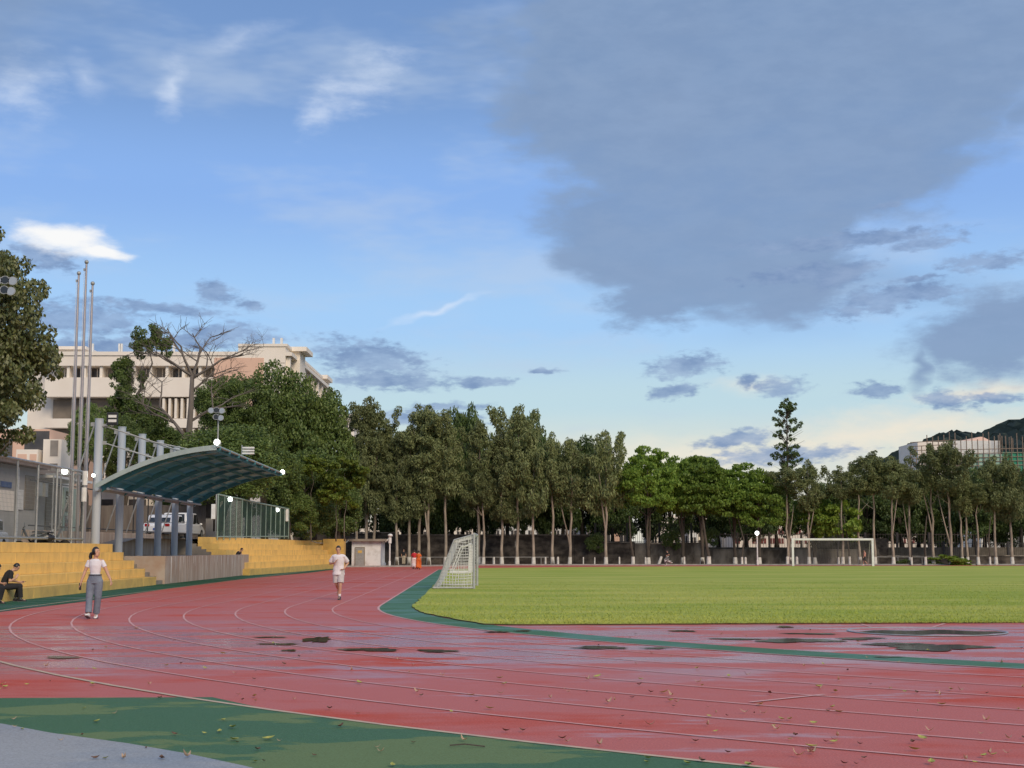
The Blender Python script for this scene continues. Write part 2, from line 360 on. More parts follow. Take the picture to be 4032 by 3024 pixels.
# ================================================================ ground
C0 = Vector((25.9, 41.7)); R0 = 29.65; TL = R_(1.7)
def loc2(x, y):                      # local frame of the oval, tilted a little
    c, s = math.cos(TL), math.sin(TL); return (C0.x+c*x-s*y, C0.y+s*x+c*y)
def oval(d, far=76., step=3.):
    r = R0+d; p = [loc2(-r, far-i*(far/24)) for i in range(24)]
    n = 72
    p += [loc2(-r*math.cos(PI*i/n), -r*math.sin(PI*i/n)) for i in range(n+1)]
    p += [loc2(r, (i+1)*6) for i in range(13)]
    return p
th = bpy.data.meshes.new('x')
sheet('terrain', [[(-3500, -600), (3500, -600), (3500, 4500), (-3500, 4500)]], M['earth'], -.03)
sheet('running_track', [[(-17.5, -12), (75, -12), (75, 150.6), (-16, 150.6)]], M['track'], 0.)
def stripobj(name, path, w0, w1, z, m, parent=None):
    v, f = strip(path, w0, w1, z); b = MB(); b.add(v, f); return b.build(name, m, parent, kind='structure')
stripobj('green_kerb_strip', oval(0), 0, -1.05 if False else 1.0, .004, M['kerb_green']) if False else None
# direction of the path runs towards the camera on the left side: right of it is outside
kb = oval(0)
v, f = strip(kb, -.02, -.95, .004)
MB().add(v, f).build('green_kerb_strip', M['kerb_green'], kind='structure')
for k in range(1, 8):
    v, f = strip(oval(1.22*k), -.021, .021, .008); MB().add(v, f).build('lane_line', M['line'], kind='structure')
v, f = strip(oval(0), -.03, .03, .008); MB().add(v, f).build('lane_line', M['line'], kind='structure')
v, f = strip(oval(1.22*8), -.035, .035, .008); MB().add(v, f).build('lane_line', M['line_out'], kind='structure')
# start mark across one lane, and marks in the D area
def mark(p, q, w=.03):
    v, f = strip([p, q], -w, w, .0085); MB().add(v, f).build('start_mark', M['line'], kind='structure')
mark(G(2955, 2767)[:2], G(3248, 2736)[:2]); mark(G(3390, 2458)[:2], G(3430, 2470)[:2]); mark(G(3672, 2471)[:2], G(3720, 2456)[:2])
# green strip along the stands
bd = [(-12.95, 20), (-13.05, 38), (-13.1, 44), (-13.5, 50), (-14.05, 58.8), (-14.65, 75), (-14.45, 90), (-14.2, 100), (-14.3, 112), (-14.9, 126)]
bb = [(-16.9, 20), (-16.9, 38), (-16.9, 44), (-16.9, 50), (-17.2, 58.8), (-17.7, 75), (-18.2, 90), (-17.6, 100), (-17.3, 112), (-17.3, 126)]
sheet('green_side_strip', [[bd[i], bd[i+1], bb[i+1], bb[i]][::-1] for i in range(len(bd)-1)], M['side_green'], .006)
# green foreground, bounded by the outer line
o8 = [p for p in oval(1.22*8) if p[1] < 15.4 and p[0] < 26]
fg = [(-9.5, 15.2), (-5.4, 15.38), (-3.94, 15.45)]+[p for p in o8 if p[0] > -2.3]+[(26, -12), (-14, -12)]
o8b = [p for p in oval(1.22*8) if p[0] > -3.94 and p[0] < 26 and p[1] < 17]
fg = [(-9.5, 15.15), (-5.4, 15.38), (-3.2, 15.47)]+[p for p in o8b if p[1] < 15.4]+[(26, -12), (-9.5, -12)]
sheet('green_apron', [fg[::-1]], M['green_track'], .004)
ap = [(-9.5, 14.0), (-6.5, 13.75), (-4.6, 13.1), (-3.95, 12.45), (-3.12, 11.79), (-2.5, 11.2), (-1.93, 10.56), (-1.2, 9.6), (-.2, 7.5), (1.2, 4.), (3.5, -12), (-9.5, -12)]
sheet('grey_apron', [ap[::-1]], M['apron'], .008)
# turf
inner = [p for p in oval(-.95) if p[1] < 125]
left = [p for p in inner if p[0] < 0 and p[1] > 30.2]
near = [(-.55, 30.35), (0, 30.1), (2.5, 30.3), (5.3, 30.6), (11, 31.1), (20, 31.5), (40, 32.), (60, 32)]
far = [(60, 143), (51, 143), (40, 142.3), (29.5, 140.7), (20, 139), (11.7, 136.4), (4, 131), (-2.6, 125.4)]
turf = left+near+far
import random as _r
def rough_edge(poly, amp=.05, step=.35):
    out = []
    for i in range(len(poly)):
        a_, b_ = Vector(poly[i][:2]), Vector(poly[(i+1) % len(poly)][:2]); n = max(1, min(120, int((b_-a_).length/step)))
        if max(a_.y, b_.y) > 50: n = max(1, n//8)
        for j in range(n): q = a_.lerp(b_, j/n); out.append((q.x+rnd.uniform(-amp, amp), q.y+rnd.uniform(-amp, amp)))
    return out
te = rough_edge(turf)
sheet('turf_base', [te[::-1]], M['grass'], .03)
b = MB(); n = len(te); b.add([(x, y, .001) for x, y in te]+[(x, y, .029) for x, y in te], [(i, (i+1) % n, n+(i+1) % n, n+i) for i in range(n)]); b.build('turf_edge', mat('dark turf edge', (.10, .055, .03), (.06, .05, .02), .95, 3.), kind='structure')
# near edge blades
def blades():
    n = 90000; rs = np.random.RandomState(3)
    Y = 30.2+ (rs.rand(n)**2.6)*42; X = rs.uniform(-3.2, 26, n)
    # keep those inside the kerb
    c, s = math.cos(-TL), math.sin(-TL); dx = X-C0.x; dy = Y-C0.y; lx = c*dx-s*dy; ly = s*dx+c*dy
    ok = np.where(ly < 0, lx*lx+ly*ly < (R0-1.0)**2, lx > -(R0-1.0)); ok &= Y > 30.25+.045*np.clip(X, 0, 12)*.9
    ok &= np.abs(X) < Y*.37; X, Y = X[ok], Y[ok]; n = len(X)
    h = rs.uniform(.015, .05, n)*np.clip(1.25-(Y-30)/50, .4, 1); a_ = rs.rand(n)*PI; w = rs.uniform(.006, .014, n); lx = rs.normal(0, .025, n); ly = rs.normal(0, .02, n)
    v = np.zeros((n, 3, 3)); v[:, 0] = np.stack([X-w*np.cos(a_), Y-w*np.sin(a_), np.full(n, .03)], 1); v[:, 1] = np.stack([X+w*np.cos(a_), Y+w*np.sin(a_), np.full(n, .03)], 1)
    v[:, 2] = np.stack([X+lx, Y+ly, .03+h], 1)
    return v.reshape(-1, 3)
def tris_mesh(name, v, k):
    n = len(v)//k; me = bpy.data.meshes.new(name); me.vertices.add(len(v)); me.vertices.foreach_set('co', v.astype(np.float32).ravel())
    me.loops.add(n*k); me.loops.foreach_set('vertex_index', np.arange(n*k, dtype=np.int32)); me.polygons.add(n)
    me.polygons.foreach_set('loop_start', np.arange(0, n*k, k, dtype=np.int32)); me.update(calc_edges=True); return me
M['blade'] = leafmat('grass blades', (.15, .21, .035), (.32, .32, .085), .7, .3, .2)
me = tris_mesh('grass', blades(), 3); me.materials.append(M['grass']); g_ = bpy.data.objects.new('grass', me); COL.objects.link(g_); tag(g_, 'short green grass blades standing over the football pitch', 'grass', None, 'stuff')
# far kerb and soil behind it
kp = [(-17.5, 132.5), (-12, 136.6), (-9.3, 141), (-5, 150.6), (80, 152.2)]
kp = [(-17.5, 133.), (-10.2, 136.8), (-7.5, 142.), (-3.1, 149.6), (20, 151), (55, 152.6), (95, 154)]
v, f = strip(kp, -.3, .3, 0); b = MB()
k_ = len(kp)
lo = v; hi = [(q[0], q[1], .13) for q in v]
b.add(lo+hi, [(2*i+2*k_, 2*i+1+2*k_, 2*i+3+2*k_, 2*i+2+2*k_) for i in range(k_-1)]+[(2*i+1, 2*i+3, 2*i+3+2*k_, 2*i+1+2*k_) for i in range(k_-1)])
b.build('kerb', M['kerbstone'], kind='structure')
sheet('soil_strip', [[(-40, 134), (-10, 137.2), (-3.2, 150), (20, 151.4), (95, 154.5), (130, 190), (-40, 190)][::-1]], M['dirt'], .012)

# puddles: sunken films of rain water with ragged outlines
pud = [(1251, 2520, 50, 12), (1102, 2538, 78, 3.5), (1140, 2563, 28, 4), (1460, 2560, 112, 7), (1723, 2565, 90, 5), (1065, 2511, 58, 2.5), (2362, 2552, 128, 5), (2581, 2554, 64, 2.5), (2690, 2486, 46, 3.5),
       (3137, 2524, 150, 9), (3684, 2551, 190, 13), (3383, 2516, 95, 4.5), (3530, 2538, 120, 6), (3493, 2589, 54, 3), (3091, 2470, 40, 3), (246, 2591, 80, 4), (2900, 2518, 120, 2.5), (3200, 2497, 110, 3), (1960, 2490, 45, 3), (2060, 2486, 40, 2.5)]
places = ['on the lanes left of centre, the darkest and roundest', 'thin streak left of the round dark puddle', 'small one just below the thin streak', 'between the two lane lines, right of the round one', 'right of the middle pair on the lanes',
          'hair thin film above the round puddle', 'thin one beside the green kerb line at centre', 'thin one right of the long kerb puddle', 'small one near the grass edge at centre', 'broad one beyond the green kerb line', 'largest, beyond the green line at right',
          'narrow one between the two broad ones', 'ragged one left of the largest', 'small film on the green line', 'small one touching the grass edge', 'pale one on the left bend', 'thin streak left of the broad one', 'streak above the broad one', 'small one on the inner lane by the kerb', 'tiny one beside the kerb bend']
for i, ((x, y, rx, ry), pl) in enumerate(zip(pud, places)):
    c = G(x, y); X = abs(G(x+rx, y).x-c.x); Y = abs(G(x, y-ry).y-c.y); poly = []
    n = 72; ph = rnd.random()*9
    for j in range(n):
        a_ = 2*PI*j/n; r = .9+.20*math.sin(2*a_+ph)+.16*math.sin(3*a_+ph*2)+.12*math.sin(7*a_+ph*3)+rnd.uniform(-.07, .07)
        poly.append((c.x+X*r*math.cos(a_), c.y+Y*r*math.sin(a_), .0125))
    b = MB(); b.add(poly, [tuple(range(n))]); o = b.build('puddle', M['water'], org=(c.x, c.y, 0)); tag(o, 'rain puddle, '+pl, 'puddle', 'puddles on the track')
# throwing circle
c = G(3648, 2488); t = thing('throwing_circle', 'round concrete throwing circle full of rain water near the grass edge', 'throwing circle', (c.x, c.y, 0))
b = MB(); n = 48; b.add([(c.x+1.38*math.cos(2*PI*i/n)*(1+.04*math.sin(7*i)), c.y-.35+(.75+.2*math.sin(2.1*i*2*PI/n*3))*math.sin(2*PI*i/n), .0115) for i in range(n)], [tuple(range(n))]); b.build('water', M['water'], t)
b = MB(); b.add([(c.x+1.46*math.cos(2*PI*i/n), c.y+1.46*math.sin(2*PI*i/n), .0095) for i in range(n)], [tuple(range(n))]); b.build('base', M['track'], t)
b = MB(); b.add([(c.x+r*math.cos(2*PI*i/n), c.y+r*math.sin(2*PI*i/n), z) for r, z in ((1.45, .01), (1.46, .022), (1.49, .022), (1.50, .01)) for i in range(n)], [(k*n+i, k*n+(i+1) % n, (k+1)*n+(i+1) % n, (k+1)*n+i) for k in range(3) for i in range(n)])
b.build('rim', M['steel'], t)

# ================================================================ stand side terrain
X0, K = -14.13, .0305
def ST(lx, ly, z): return (X0+lx-K*ly, ly+K*lx, z)
def MS(): return MB(ST)
b = MB()
xs = [-18.55, -24, -60, -400]; ys = [20, 58, 66, 76, 88, 92, 400]; zz = [1.35, 1.35, 1.45, 2.2, 2.25, 2.3, 2.4]
vs = [(x if i else X0-2.95-.5-K*y if y < 90 else -19.6, y, z) for y, z in zip(ys, zz) for i, x in enumerate(xs)]
n = len(xs); b.add(vs, [(j*n+i, j*n+i+1, (j+1)*n+i+1, (j+1)*n+i) for j in range(len(ys)-1) for i in range(n-1)])
b.build('upper_road', M['road'], kind='structure')
sheet('back_terrace', [[(-60, 160.4), (400, 160.4), (400, 400), (-60, 400)]], M['dirt'], 1.9)
b = MB(); b.box(-60, 400, 160., 160.4, 0, 1.9); b.build('terrace_bank', M['dirt'], kind='structure')

# bleachers
def bleacher(label, front, n, rise, depth, joint, cat='bleacher'):
    """front: polyline (world) of the lowest riser; blocks of each step are parts"""
    t = thing('bleacher', label, cat, (front[0][0], front[0][1], 0))
    P = [Vector(p) for p in front]; seg = []
    for a_, b_ in zip(P, P[1:]):
        k = max(1, round((b_-a_).length/joint)); seg += [a_.lerp(b_, j/k) for j in range(k)]
    seg.append(P[-1])
    def nrm(i):
        a_, b_ = seg[max(i-1, 0)], seg[min(i+1, len(seg)-1)]; d = (b_-a_).normalized(); return Vector((-d.y, d.x))
    for s in range(n):
        for i in range(len(seg)-1):
            p, q = seg[i], seg[i+1]; d = (q-p).normalized()*.005
            n0, n1 = nrm(i), nrm(i+1); off = depth*s+rnd.uniform(-.008, .008); back = depth*n+.35
            a_, b_ = p+d+n0*off, q-d+n1*off; c_, e_ = q-d+n1*back, p+d+n0*back
            z0, z1 = rise*s-(.02 if s == 0 else 0), rise*(s+1)-.001*s+rnd.uniform(-.004, .004)
            m = MB(); m.hexa([(a_.x, a_.y, z0), (b_.x, b_.y, z0), (c_.x, c_.y, z0), (e_.x, e_.y, z0)], [(a_.x, a_.y, z1), (b_.x, b_.y, z1), (c_.x, c_.y, z1), (e_.x, e_.y, z1)])
            m.build('step_block', M['yellow2'] if s == 0 else M['yellow'], t, bevel=.012)
    return t
bleacher('long yellow painted bleacher of five steps behind the seated people', [ST(0, y, 0)[:2] for y in (33, 44, 55, 65)], 5, .37, .5, 2.75)
bleacher('far yellow stepped bleacher curving towards the white hut', [(-16.42, 89.8), (-15.95, 98), (-15.65, 108), (-15.42, 116), (-15.35, 121.5), (-14.6, 125.2), (-12.9, 127.3)][:6], 6, .40, .5, 2.6)
t = thing('wall', 'stained yellow end pier between far bleacher and the dark gap', 'wall', (-15.2, 126, 0))
MB().box(-16.6, -14.75, 125.6, 126.9, 0, 2.55).build('pier', M['yellow2'], t)
MB().box(-18.4, -16.7, 125.4, 126.7, 0, 2.45).build('pier', M['yellow2'], t)
t = thing('handrail', 'bent grey pipe rail running from bleacher top to the hut roof', 'handrail', (-15, 125, 2.5))
p = [at(1192, 2110, 122), at(1220, 2113, 122), at(1226, 2130, 122), at(1250, 2138, 124), at(1355, 2141, 132), at(1372, 2128, 134)]
MB().tube(p, .045, 6).build('rail', M['steel'], t)
# platform with front wall and stairs
M['marble'] = mat('brown stained wall panel', (.40, .27, .19), (.46, .38, .31), .7, 1.1, .35, .62, 8, .3, 20.)
M['streak'] = mat('white run stains', (.85, .80, .70), (.60, .50, .40), .85, 6., .42, .66, 6, stretch=(1, 1, .25))
M['oldwall'] = mat('streaked brown concrete', (.44, .31, .23), (.60, .49, .39), .85, 2.2, .42, .66, 8, .4, 30., stretch=(1, 1, .18))
t = thing('viewing_platform', 'low concrete platform with white run stains below the canopy columns', 'platform', ST(0, 66, 0))
m = MS(); m.box(-4.4, -.12, 67.2, 92.2, 0, 1.27); m.build('floor_slab', M['concrete'], t)
ly = 67.2; k = 0
while ly < 92.2:
    w = 1.25; e_ = min(ly+w, 92.2)
    MS().box(-.12, rnd.uniform(-.004, .006), ly+.004, e_-.004, 0, 1.3+rnd.uniform(-.004, .004)).build('wall_panel', M['marble'] if ly < 69 or ly > 90.4 else M['oldwall'], t, bevel=.008)
    ly += w
MS().box(-2.5, .0, 66.85, 67.19, 0, 1.3).build('cheek_wall', M['marble'], t)
for k in range(26):           # lime runs down the front
    y = 68.4+k*.86+rnd.uniform(-.3, .3); w = rnd.uniform(.07, .17) if k else .26; h = rnd.uniform(.35, 1.22) if k else 1.25
    z1 = 1.27; m = MS(); x_ = .0085
    m.add([(x_, y-w/2, z1), (x_, y+w/2, z1), (x_, y+w*.35, z1-h*.5), (x_, y+w*.2, z1-h), (x_, y-w*.25, z1-h*.96), (x_, y-w*.5, z1-h*.4)], [(0, 1, 2, 3, 4, 5)]); m.build('stain', M['streak'], t)
st = thing('staircase', 'grey concrete stairs between yellow steps and the platform wall', 'stairs', ST(-1, 66, 0))
for k in range(7): MS().box(-.3*k-.35-.6, -.3*k-.35+.25, 65.06, 66.83, .185*k, .185*(k+1)).build('step', M['concrete'], st, bevel=.01)
MS().box(-4.4, -2.45, 65.06, 67.19, 0, 1.268).build('landing', M['concrete'], st)
st = thing('staircase', 'dark concrete stairs rising from platform beside the far bleacher', 'stairs', ST(-3, 90, 1.3))
for k in range(7): MS().box(-2.-.32*(k+1), -2.-.32*k, 89.6, 91.8, 1.28, 1.3+.17*(k+1)).build('step', M['concrete'], st)
# retaining wall behind platform
t = thing('retaining_wall', 'streaked concrete retaining wall behind the canopy columns', 'wall', ST(-4.6, 62, 0))
ly = 60.5
while ly < 89.:
    MS().box(-4.75, -4.41, ly+.006, ly+2.39, 0, 2.42+.01*((ly-60)/2.4)).build('wall_panel', M['oldwall'], t, bevel=.01); ly += 2.4
# columns, ties and stays
for i, ly in enumerate([62.9, 67.1, 71.3, 75.5, 79.8, 84.0]):
    z0 = 1.846 if i == 0 else 1.27
    c = ST(-2.25, ly, z0)
    lab = ['tallest nearest grey round column standing on the yellow top step', 'grey column second from the camera, beside end of yellow steps', 'grey column third from the camera under the canopy', 'fourth grey column under the canopy', 'fifth grey column under the canopy', 'farthest grey column nearest the green fence'][i]
    t = thing('steel_column', lab, 'column', c, 'round columns carrying the canopy')
    MB().tube([c, (c[0], c[1], 7.32)], .185 if i == 0 else .18, 20).build('shaft', M['column'], t, smooth=False)
    MB().tube([(c[0], c[1], 7.321), (c[0], c[1], 7.36)], .195, 20).build('cap', M['column'], t)
    m = MS(); m.tube([(-2.05, ly, 7.05), (.2, ly, 6.32), (1.9, ly, 5.97)], .035, 6); m.build('tie_rod', M['steel'], t)
    m = MS(); m.tube([(-2.05, ly, 6.3), (.35, ly, 5.56)], .03, 6); m.build('tie_rod', M['steel'], t)
    m = MS(); m.tube([(-2.45, ly, 7.1), (-3.9, ly, 2.5)], .035, 6); m.build('back_stay', M['steel'], t)
    for z in (7.06, 6.3): MS().box(-2.08, -1.9, ly-.03, ly+.03, z-.09, z+.07).build('lug', M['steel'], t)
    MS().box(-2.62, -2.42, ly-.03, ly+.03, 7.02, 7.2).build('lug', M['steel'], t)
# canopy
t = thing('canopy', 'curved teal steel canopy roof over the viewing platform', 'canopy', ST(0, 73, 4.4))
Y1, Y2 = 62.35, 84.5
def rz(x): u = (x+2.05)/5.1; return 4.42+2.95*u-1.30*u*u
def ry(x, s): return x
NX = 26
def roofprof(dz0, dz1):
    xs_ = [-2.05+5.1*i/NX for i in range(NX+1)]
    return [(x, rz(x)+dz1) for x in xs_]+[(x, rz(x)+dz0) for x in xs_[::-1]]
ly = Y1; k = 0
nsh = 22
for k in range(nsh):              # roof sheets with standing seams
    a_, b_ = Y1+(Y2-Y1)*k/nsh, Y1+(Y2-Y1)*(k+1)/nsh
    m = MS(); m.prof(roofprof(0, .03), a_+.004, b_-.004); m.build('roof_sheet', M['teal_sheet'], t)
for k in range(6):                # curved rafters, deep at the columns
    ly = [62.9, 67.1, 71.3, 75.5, 79.8, 84.0][k]
    xs_ = [-2.05+5.1*i/NX for i in range(NX+1)]
    pr = [(x, rz(x)-.005) for x in xs_]+[(x, rz(x)-.09-.22*(1-(x+2.05)/5.1)) for x in xs_[::-1]]
    m = MS(); m.prof(pr, ly-.05, ly+.05); m.build('rafter', M['teal2'], t)
for k in range(7):
    x = -1.5+.73*k
    m = MS(); m.box(x-.035, x+.035, Y1+.1, Y2-.1, rz(x)-.13, rz(x)-.006); m.build('purlin', M['teal2'], t)
m = MS(); m.prof([(x, rz(x)+.09) for x in [-2.2+5.25*i/NX for i in range(NX+1)]]+[(x, rz(x)-.13) for x in [-2.2+5.25*i/NX for i in range(NX+1)][::-1]], Y1-.07, Y1+.001); m.build('fascia', M['fascia'], t)
m = MS(); m.prof([(x, rz(x)+.06) for x in [-2.05+5.1*i/NX for i in range(NX+1)]]+[(x, rz(x)-.1) for x in [-2.05+5.1*i/NX for i in range(NX+1)][::-1]], Y2, Y2+.06); m.build('fascia', M['teal2'], t)
m = MS(); m.tube([(3.09, Y1-.1, rz(3.05)+.03), (3.09, Y2+.1, rz(3.05)+.03)], .055, 8); m.build('gutter', M['fascia'], t)
m = MS(); m.tube([(-2.1, Y1-.1, 4.22), (-2.1, Y2+.1, 4.22)], .085, 8); m.build('rear_beam', M['bluegrey'], t)
m = MS(); m.tube([(-1.75, Y1+.4, 4.25), (-1.75, Y2+.1, 4.25)], .06, 8); m.build('rear_beam', M['bluegrey'], t)
for k in range(2):
    y = Y1+1.2+9.5*k
    xs_ = [-1.2+4.*i/10 for i in range(11)]; m = MS(); m.tube([(x, y, rz(x)-.17) for x in xs_], .022, 5); m.build('conduit', M['fascia'], t)
for k in range(9):
    y = Y1+2.6*k+.4; MS().box(2.98, 3.16, y-.04, y+.04, rz(3.05)-.12, rz(3.05)+.02).build('bracket', M['teal2'], t)
# flood lights
def flood(label, p, lit=True, face=(0, -1), s=1., group='floodlights around the stands'):
    t = thing('floodlight', label, 'floodlight', p, group)
    s *= .72; x, y, z = p; w = .17*s
    MB().box(x-w*.9, x+w*.9, y, y+.09, z-.09*s, z+.09*s).build('housing', M['steel'] if not lit else M['white'], t, bevel=.015)
    b = MB().ball((x, y-.02, z), w*.80, .06, w*.80, n=16, m=10); b.build('lens', M['lamp'] if lit else M['white'], t, smooth=True)
    MB().tube([(x-w-.01, y+.04, z), (x-w-.01, y+.04, z-.15*s), (x+w+.01, y+.04, z-.15*s), (x+w+.01, y+.04, z)], .012, 5).build('bracket', M['steel'], t)
    return t
c = ST(3.0, Y1-.15, 6.2); flood('lit floodlight on the nearest corner of the teal canopy', (c[0]+.1, c[1]-.1, 6.27), s=1.25)
c = ST(3.0, Y2-.2, 6.1); flood('lit floodlight on the far corner of the teal canopy', (c[0]+.1, c[1]-.1, 6.17), s=1.25)
c = ST(3.1, 71., 6.3)
for dz in (0, .2, .4): pass
t = thing('floodlight', 'unlit three-tube grey lamp standing on the canopy front edge', 'floodlight', (c[0], c[1], 6.1), 'floodlights around the stands')
for k in range(3): MB().box(c[0]-.3, c[0]+.3, c[1]-.1, c[1]+.06, 6.33+.14*k, 6.42+.14*k).build('lens', M['white'], t, bevel=.02)
MB().box(c[0]-.34, c[0]-.30, c[1]-.06, c[1]+.04, 6.12, 6.8).build('bracket', M['steel'], t)
c = at(441, 1648, 62.7); t = thing('floodlight', 'unlit black square lamp on top of the tallest column', 'floodlight', c, 'floodlights around the stands')
MB().box(c.x-.24, c.x+.24, c.y, c.y+.14, c.z-.28, c.z+.28).build('housing', M['dark'], t, bevel=.02)
for k in range(2): MB().box(c.x-.16, c.x+.2, c.y-.02, c.y-.001, c.z-.16+.2*k, c.z-.04+.2*k).build('lens', M['white'], t)
MB().tube([(c.x-.2, c.y+.05, c.z-.3), (c.x-.45, c.y+.05, c.z-.35)], .03, 6).build('bracket', M['steel'], t)
c = at(255, 1856, 60.4); flood('lit floodlight on the top rail of the left glass-grey fence', tuple(c), s=1.3)
c = at(368, 1872, 62.4); flood('small lit lamp clamped to the left side of tallest column', tuple(c), s=.7)
c = at(906, 1966, 94.); flood('lit floodlight on top rail of green fence, nearer one', tuple(c), s=1.5)
c = at(1092, 2008, 111.); flood('lit floodlight on top rail of green fence, farther one', tuple(c), s=1.6)

# ================================================================ fences
M['net'] = mat('dark green netting', (.03, .085, .06), (.02, .06, .045), .8, 1.)
M['wire'] = mat('grey fence wire', (.25, .28, .26), None, .6)
M['postgreen'] = mat('pale green post paint', (.30, .40, .34), (.22, .30, .26), .6, 3.)
t = thing('mesh_fence', 'tall grey framed wire fence above the left yellow steps', 'fence', ST(-2.9, 63, 2))
ys = [40.5, 43.2, 45.9, 48.6, 51.2, 53.8, 56.4, 59., 61.4, 63.2]
for y in ys: MS().tube([(-2.9, y, 1.75), (-2.9, y, 4.95)], .045, 8).build('post', M['steel'], t)
for y in (62.1, 61.0): MS().tube([(-3.9, y+1, 1.6), (-3.9, y+1, 4.9)], .035, 6).build('post', M['steel'], t)
MS().tube([(-2.9, 40.5, 4.95), (-2.9, 63.4, 5.0)], .055, 8).build('top_rail', M['steel'], t)
MS().tube([(-2.9, 40.5, 2.02), (-2.9, 63.3, 2.04)], .05, 8).build('bottom_rail', M['steel'], t)
MS().tube([(-2.9, 63.2, 4.9), (-4.6, 63.2, 4.9)], .04, 6).build('top_rail', M['steel'], t)
m = MS()
for i in range(150): y = 40.5+i*.152; m.box(-2.906, -2.898, y, y+.006, 2.05, 4.93)
for i in range(19): z = 2.1+i*.152; m.box(-2.897, -2.891, 40.5, 63.2, z, z+.006)
m.build('wire_mesh', M['wire'], t, kind='stuff')
for k, (x, y) in enumerate(((335, 1880), (331, 1945))):
    c = at(x, y, 62.2); b = MB().tube([(c.x, c.y, c.z-.33), (c.x, c.y, c.z+.28)], .115, 12)
    b = b.build('camera_housing', M['white'], None, org=tuple(c)); tag(b, ['upper white cylindrical housing on the left fence corner', 'lower white cylindrical housing on the left fence corner'][k], 'camera housing', 'white housings on the fence corner')
# green netted fence
gp = [Vector((-18.75, 91)), Vector((-18.5, 97)), Vector((-18.4, 104)), Vector((-18.1, 110)), Vector((-17.9, 114.5))]
t = thing('net_fence', 'dark green netted fence with pale posts above the far bleacher', 'fence', (-18.5, 100, 2.4))
def pl(P, s):
    for a_, b_ in zip(P, P[1:]):
        d = (b_-a_).length
        if s <= d: return a_.lerp(b_, s/d)
        s -= d
    return P[-1]
TOT = sum((b_-a_).length for a_, b_ in zip(gp, gp[1:]))
np_ = 15
for k in range(np_):
    q = pl(gp, TOT*k/(np_-1)); u = k/(np_-1); MB().tube([(q.x, q.y, 2.2+.3*u), (q.x, q.y, 5.1-.25*u)], .04, 6).build('post', M['postgreen'], t)
MB().tube([(pl(gp, TOT*k/12).x, pl(gp, TOT*k/12).y, 5.1-.25*k/12) for k in range(13)], .06, 6).build('top_rail', M['postgreen'], t)
MB().tube([(pl(gp, TOT*k/12).x, pl(gp, TOT*k/12).y, 2.42+.25*k/12) for k in range(13)], .05, 6).build('bottom_rail', M['postgreen'], t)
for k in range(np_-1):
    b = MB(); s0, s1 = TOT*k/(np_-1), TOT*(k+1)/(np_-1)
    p, q = pl(gp, s0), pl(gp, s1); d = (q-p).normalized()*.023; nv = Vector((-d.y, d.x)).normalized()*.01
    n = int((s1-s0)/.07)
    for i in range(n):
        c = p.lerp(q, (i+.5)/n); z0, z1 = 2.5, 5.05-.25*k/14
        b.add([(c.x-d.x, c.y-d.y, z0), (c.x+d.x, c.y+d.y, z0), (c.x+d.x, c.y+d.y, z1), (c.x-d.x, c.y-d.y, z1)], [(0, 1, 2, 3)])
    for i in range(30):
        z = 2.5+i*.085; b.add([(p.x+nv.x, p.y+nv.y, z), (q.x+nv.x, q.y+nv.y, z), (q.x+nv.x, q.y+nv.y, z+.03), (p.x+nv.x, p.y+nv.y, z+.03)], [(0, 1, 2, 3)])
    b.build('net_panel', M['net'], t)
for k, (x, y, Y) in enumerate(((842, 2013, 91.2), (1130, 2028, 113.5))):
    c = at(x, y, Y); b = MB().box(c.x-.13, c.x+.13, c.y-.2, c.y-.02, c.z-.5, c.z+.45).build('junction_box', M['white'], None, bevel=.02, org=tuple(c))
    tag(b, ['white box on the near end post of the green fence', 'white box on the far end post of the green fence'][k], 'junction box')
# dark thin posts and wire behind the columns
t = thing('wire_fence', 'thin black fence on the concrete wall behind canopy columns', 'fence', ST(-4.6, 75, 2.5))
for k in range(8): MS().tube([(-4.6, 62+3.6*k, 2.4), (-4.6, 62+3.6*k, 4.6)], .035, 6).build('post', M['dark'], t)
MS().tube([(-4.6, 61, 4.55), (-4.6, 88, 4.6)], .03, 6).build('rail', M['dark'], t)
MS().tube([(-4.6, 61, 2.62), (-4.6, 88, 2.66)], .03, 6).build('rail', M['dark'], t)

# ================================================================ flag poles
M['pole'] = mat('brushed steel pole', (.50, .44, .43), (.42, .37, .36), .35, 1., metal=.7)
for (xt, yt, xb), lab in zip(((310.6, 1076, 289), (341, 1032, 318), (365, 1116, 340)), ('left flagpole of the three bare steel poles', 'tallest middle flagpole of the three bare steel poles', 'shortest right flagpole of the three bare steel poles')):
    p = at(xt, yt, 66.); t = thing('flagpole', lab, 'flagpole', (p.x, p.y, 1.3), 'flagpoles behind the fence')
    MB().tube([(p.x, p.y, 1.3), (p.x, p.y, p.z*.55), (p.x, p.y, p.z-.1)], [.085, .075, .05], 12).build('pole', M['pole'], t)
    MB().ball((p.x, p.y, p.z), .10, n=12, m=8).build('finial', M['steel'], t, smooth=True)
    MB().box(p.x-.13, p.x-.06, p.y-.03, p.y+.03, p.z-.42, p.z-.3).build('pulley', M['steel'], t)
    MB().tube([(p.x-.1, p.y, p.z-.4), (p.x-.1, p.y, 3)], .008, 4).build('halyard', M['white'], t)
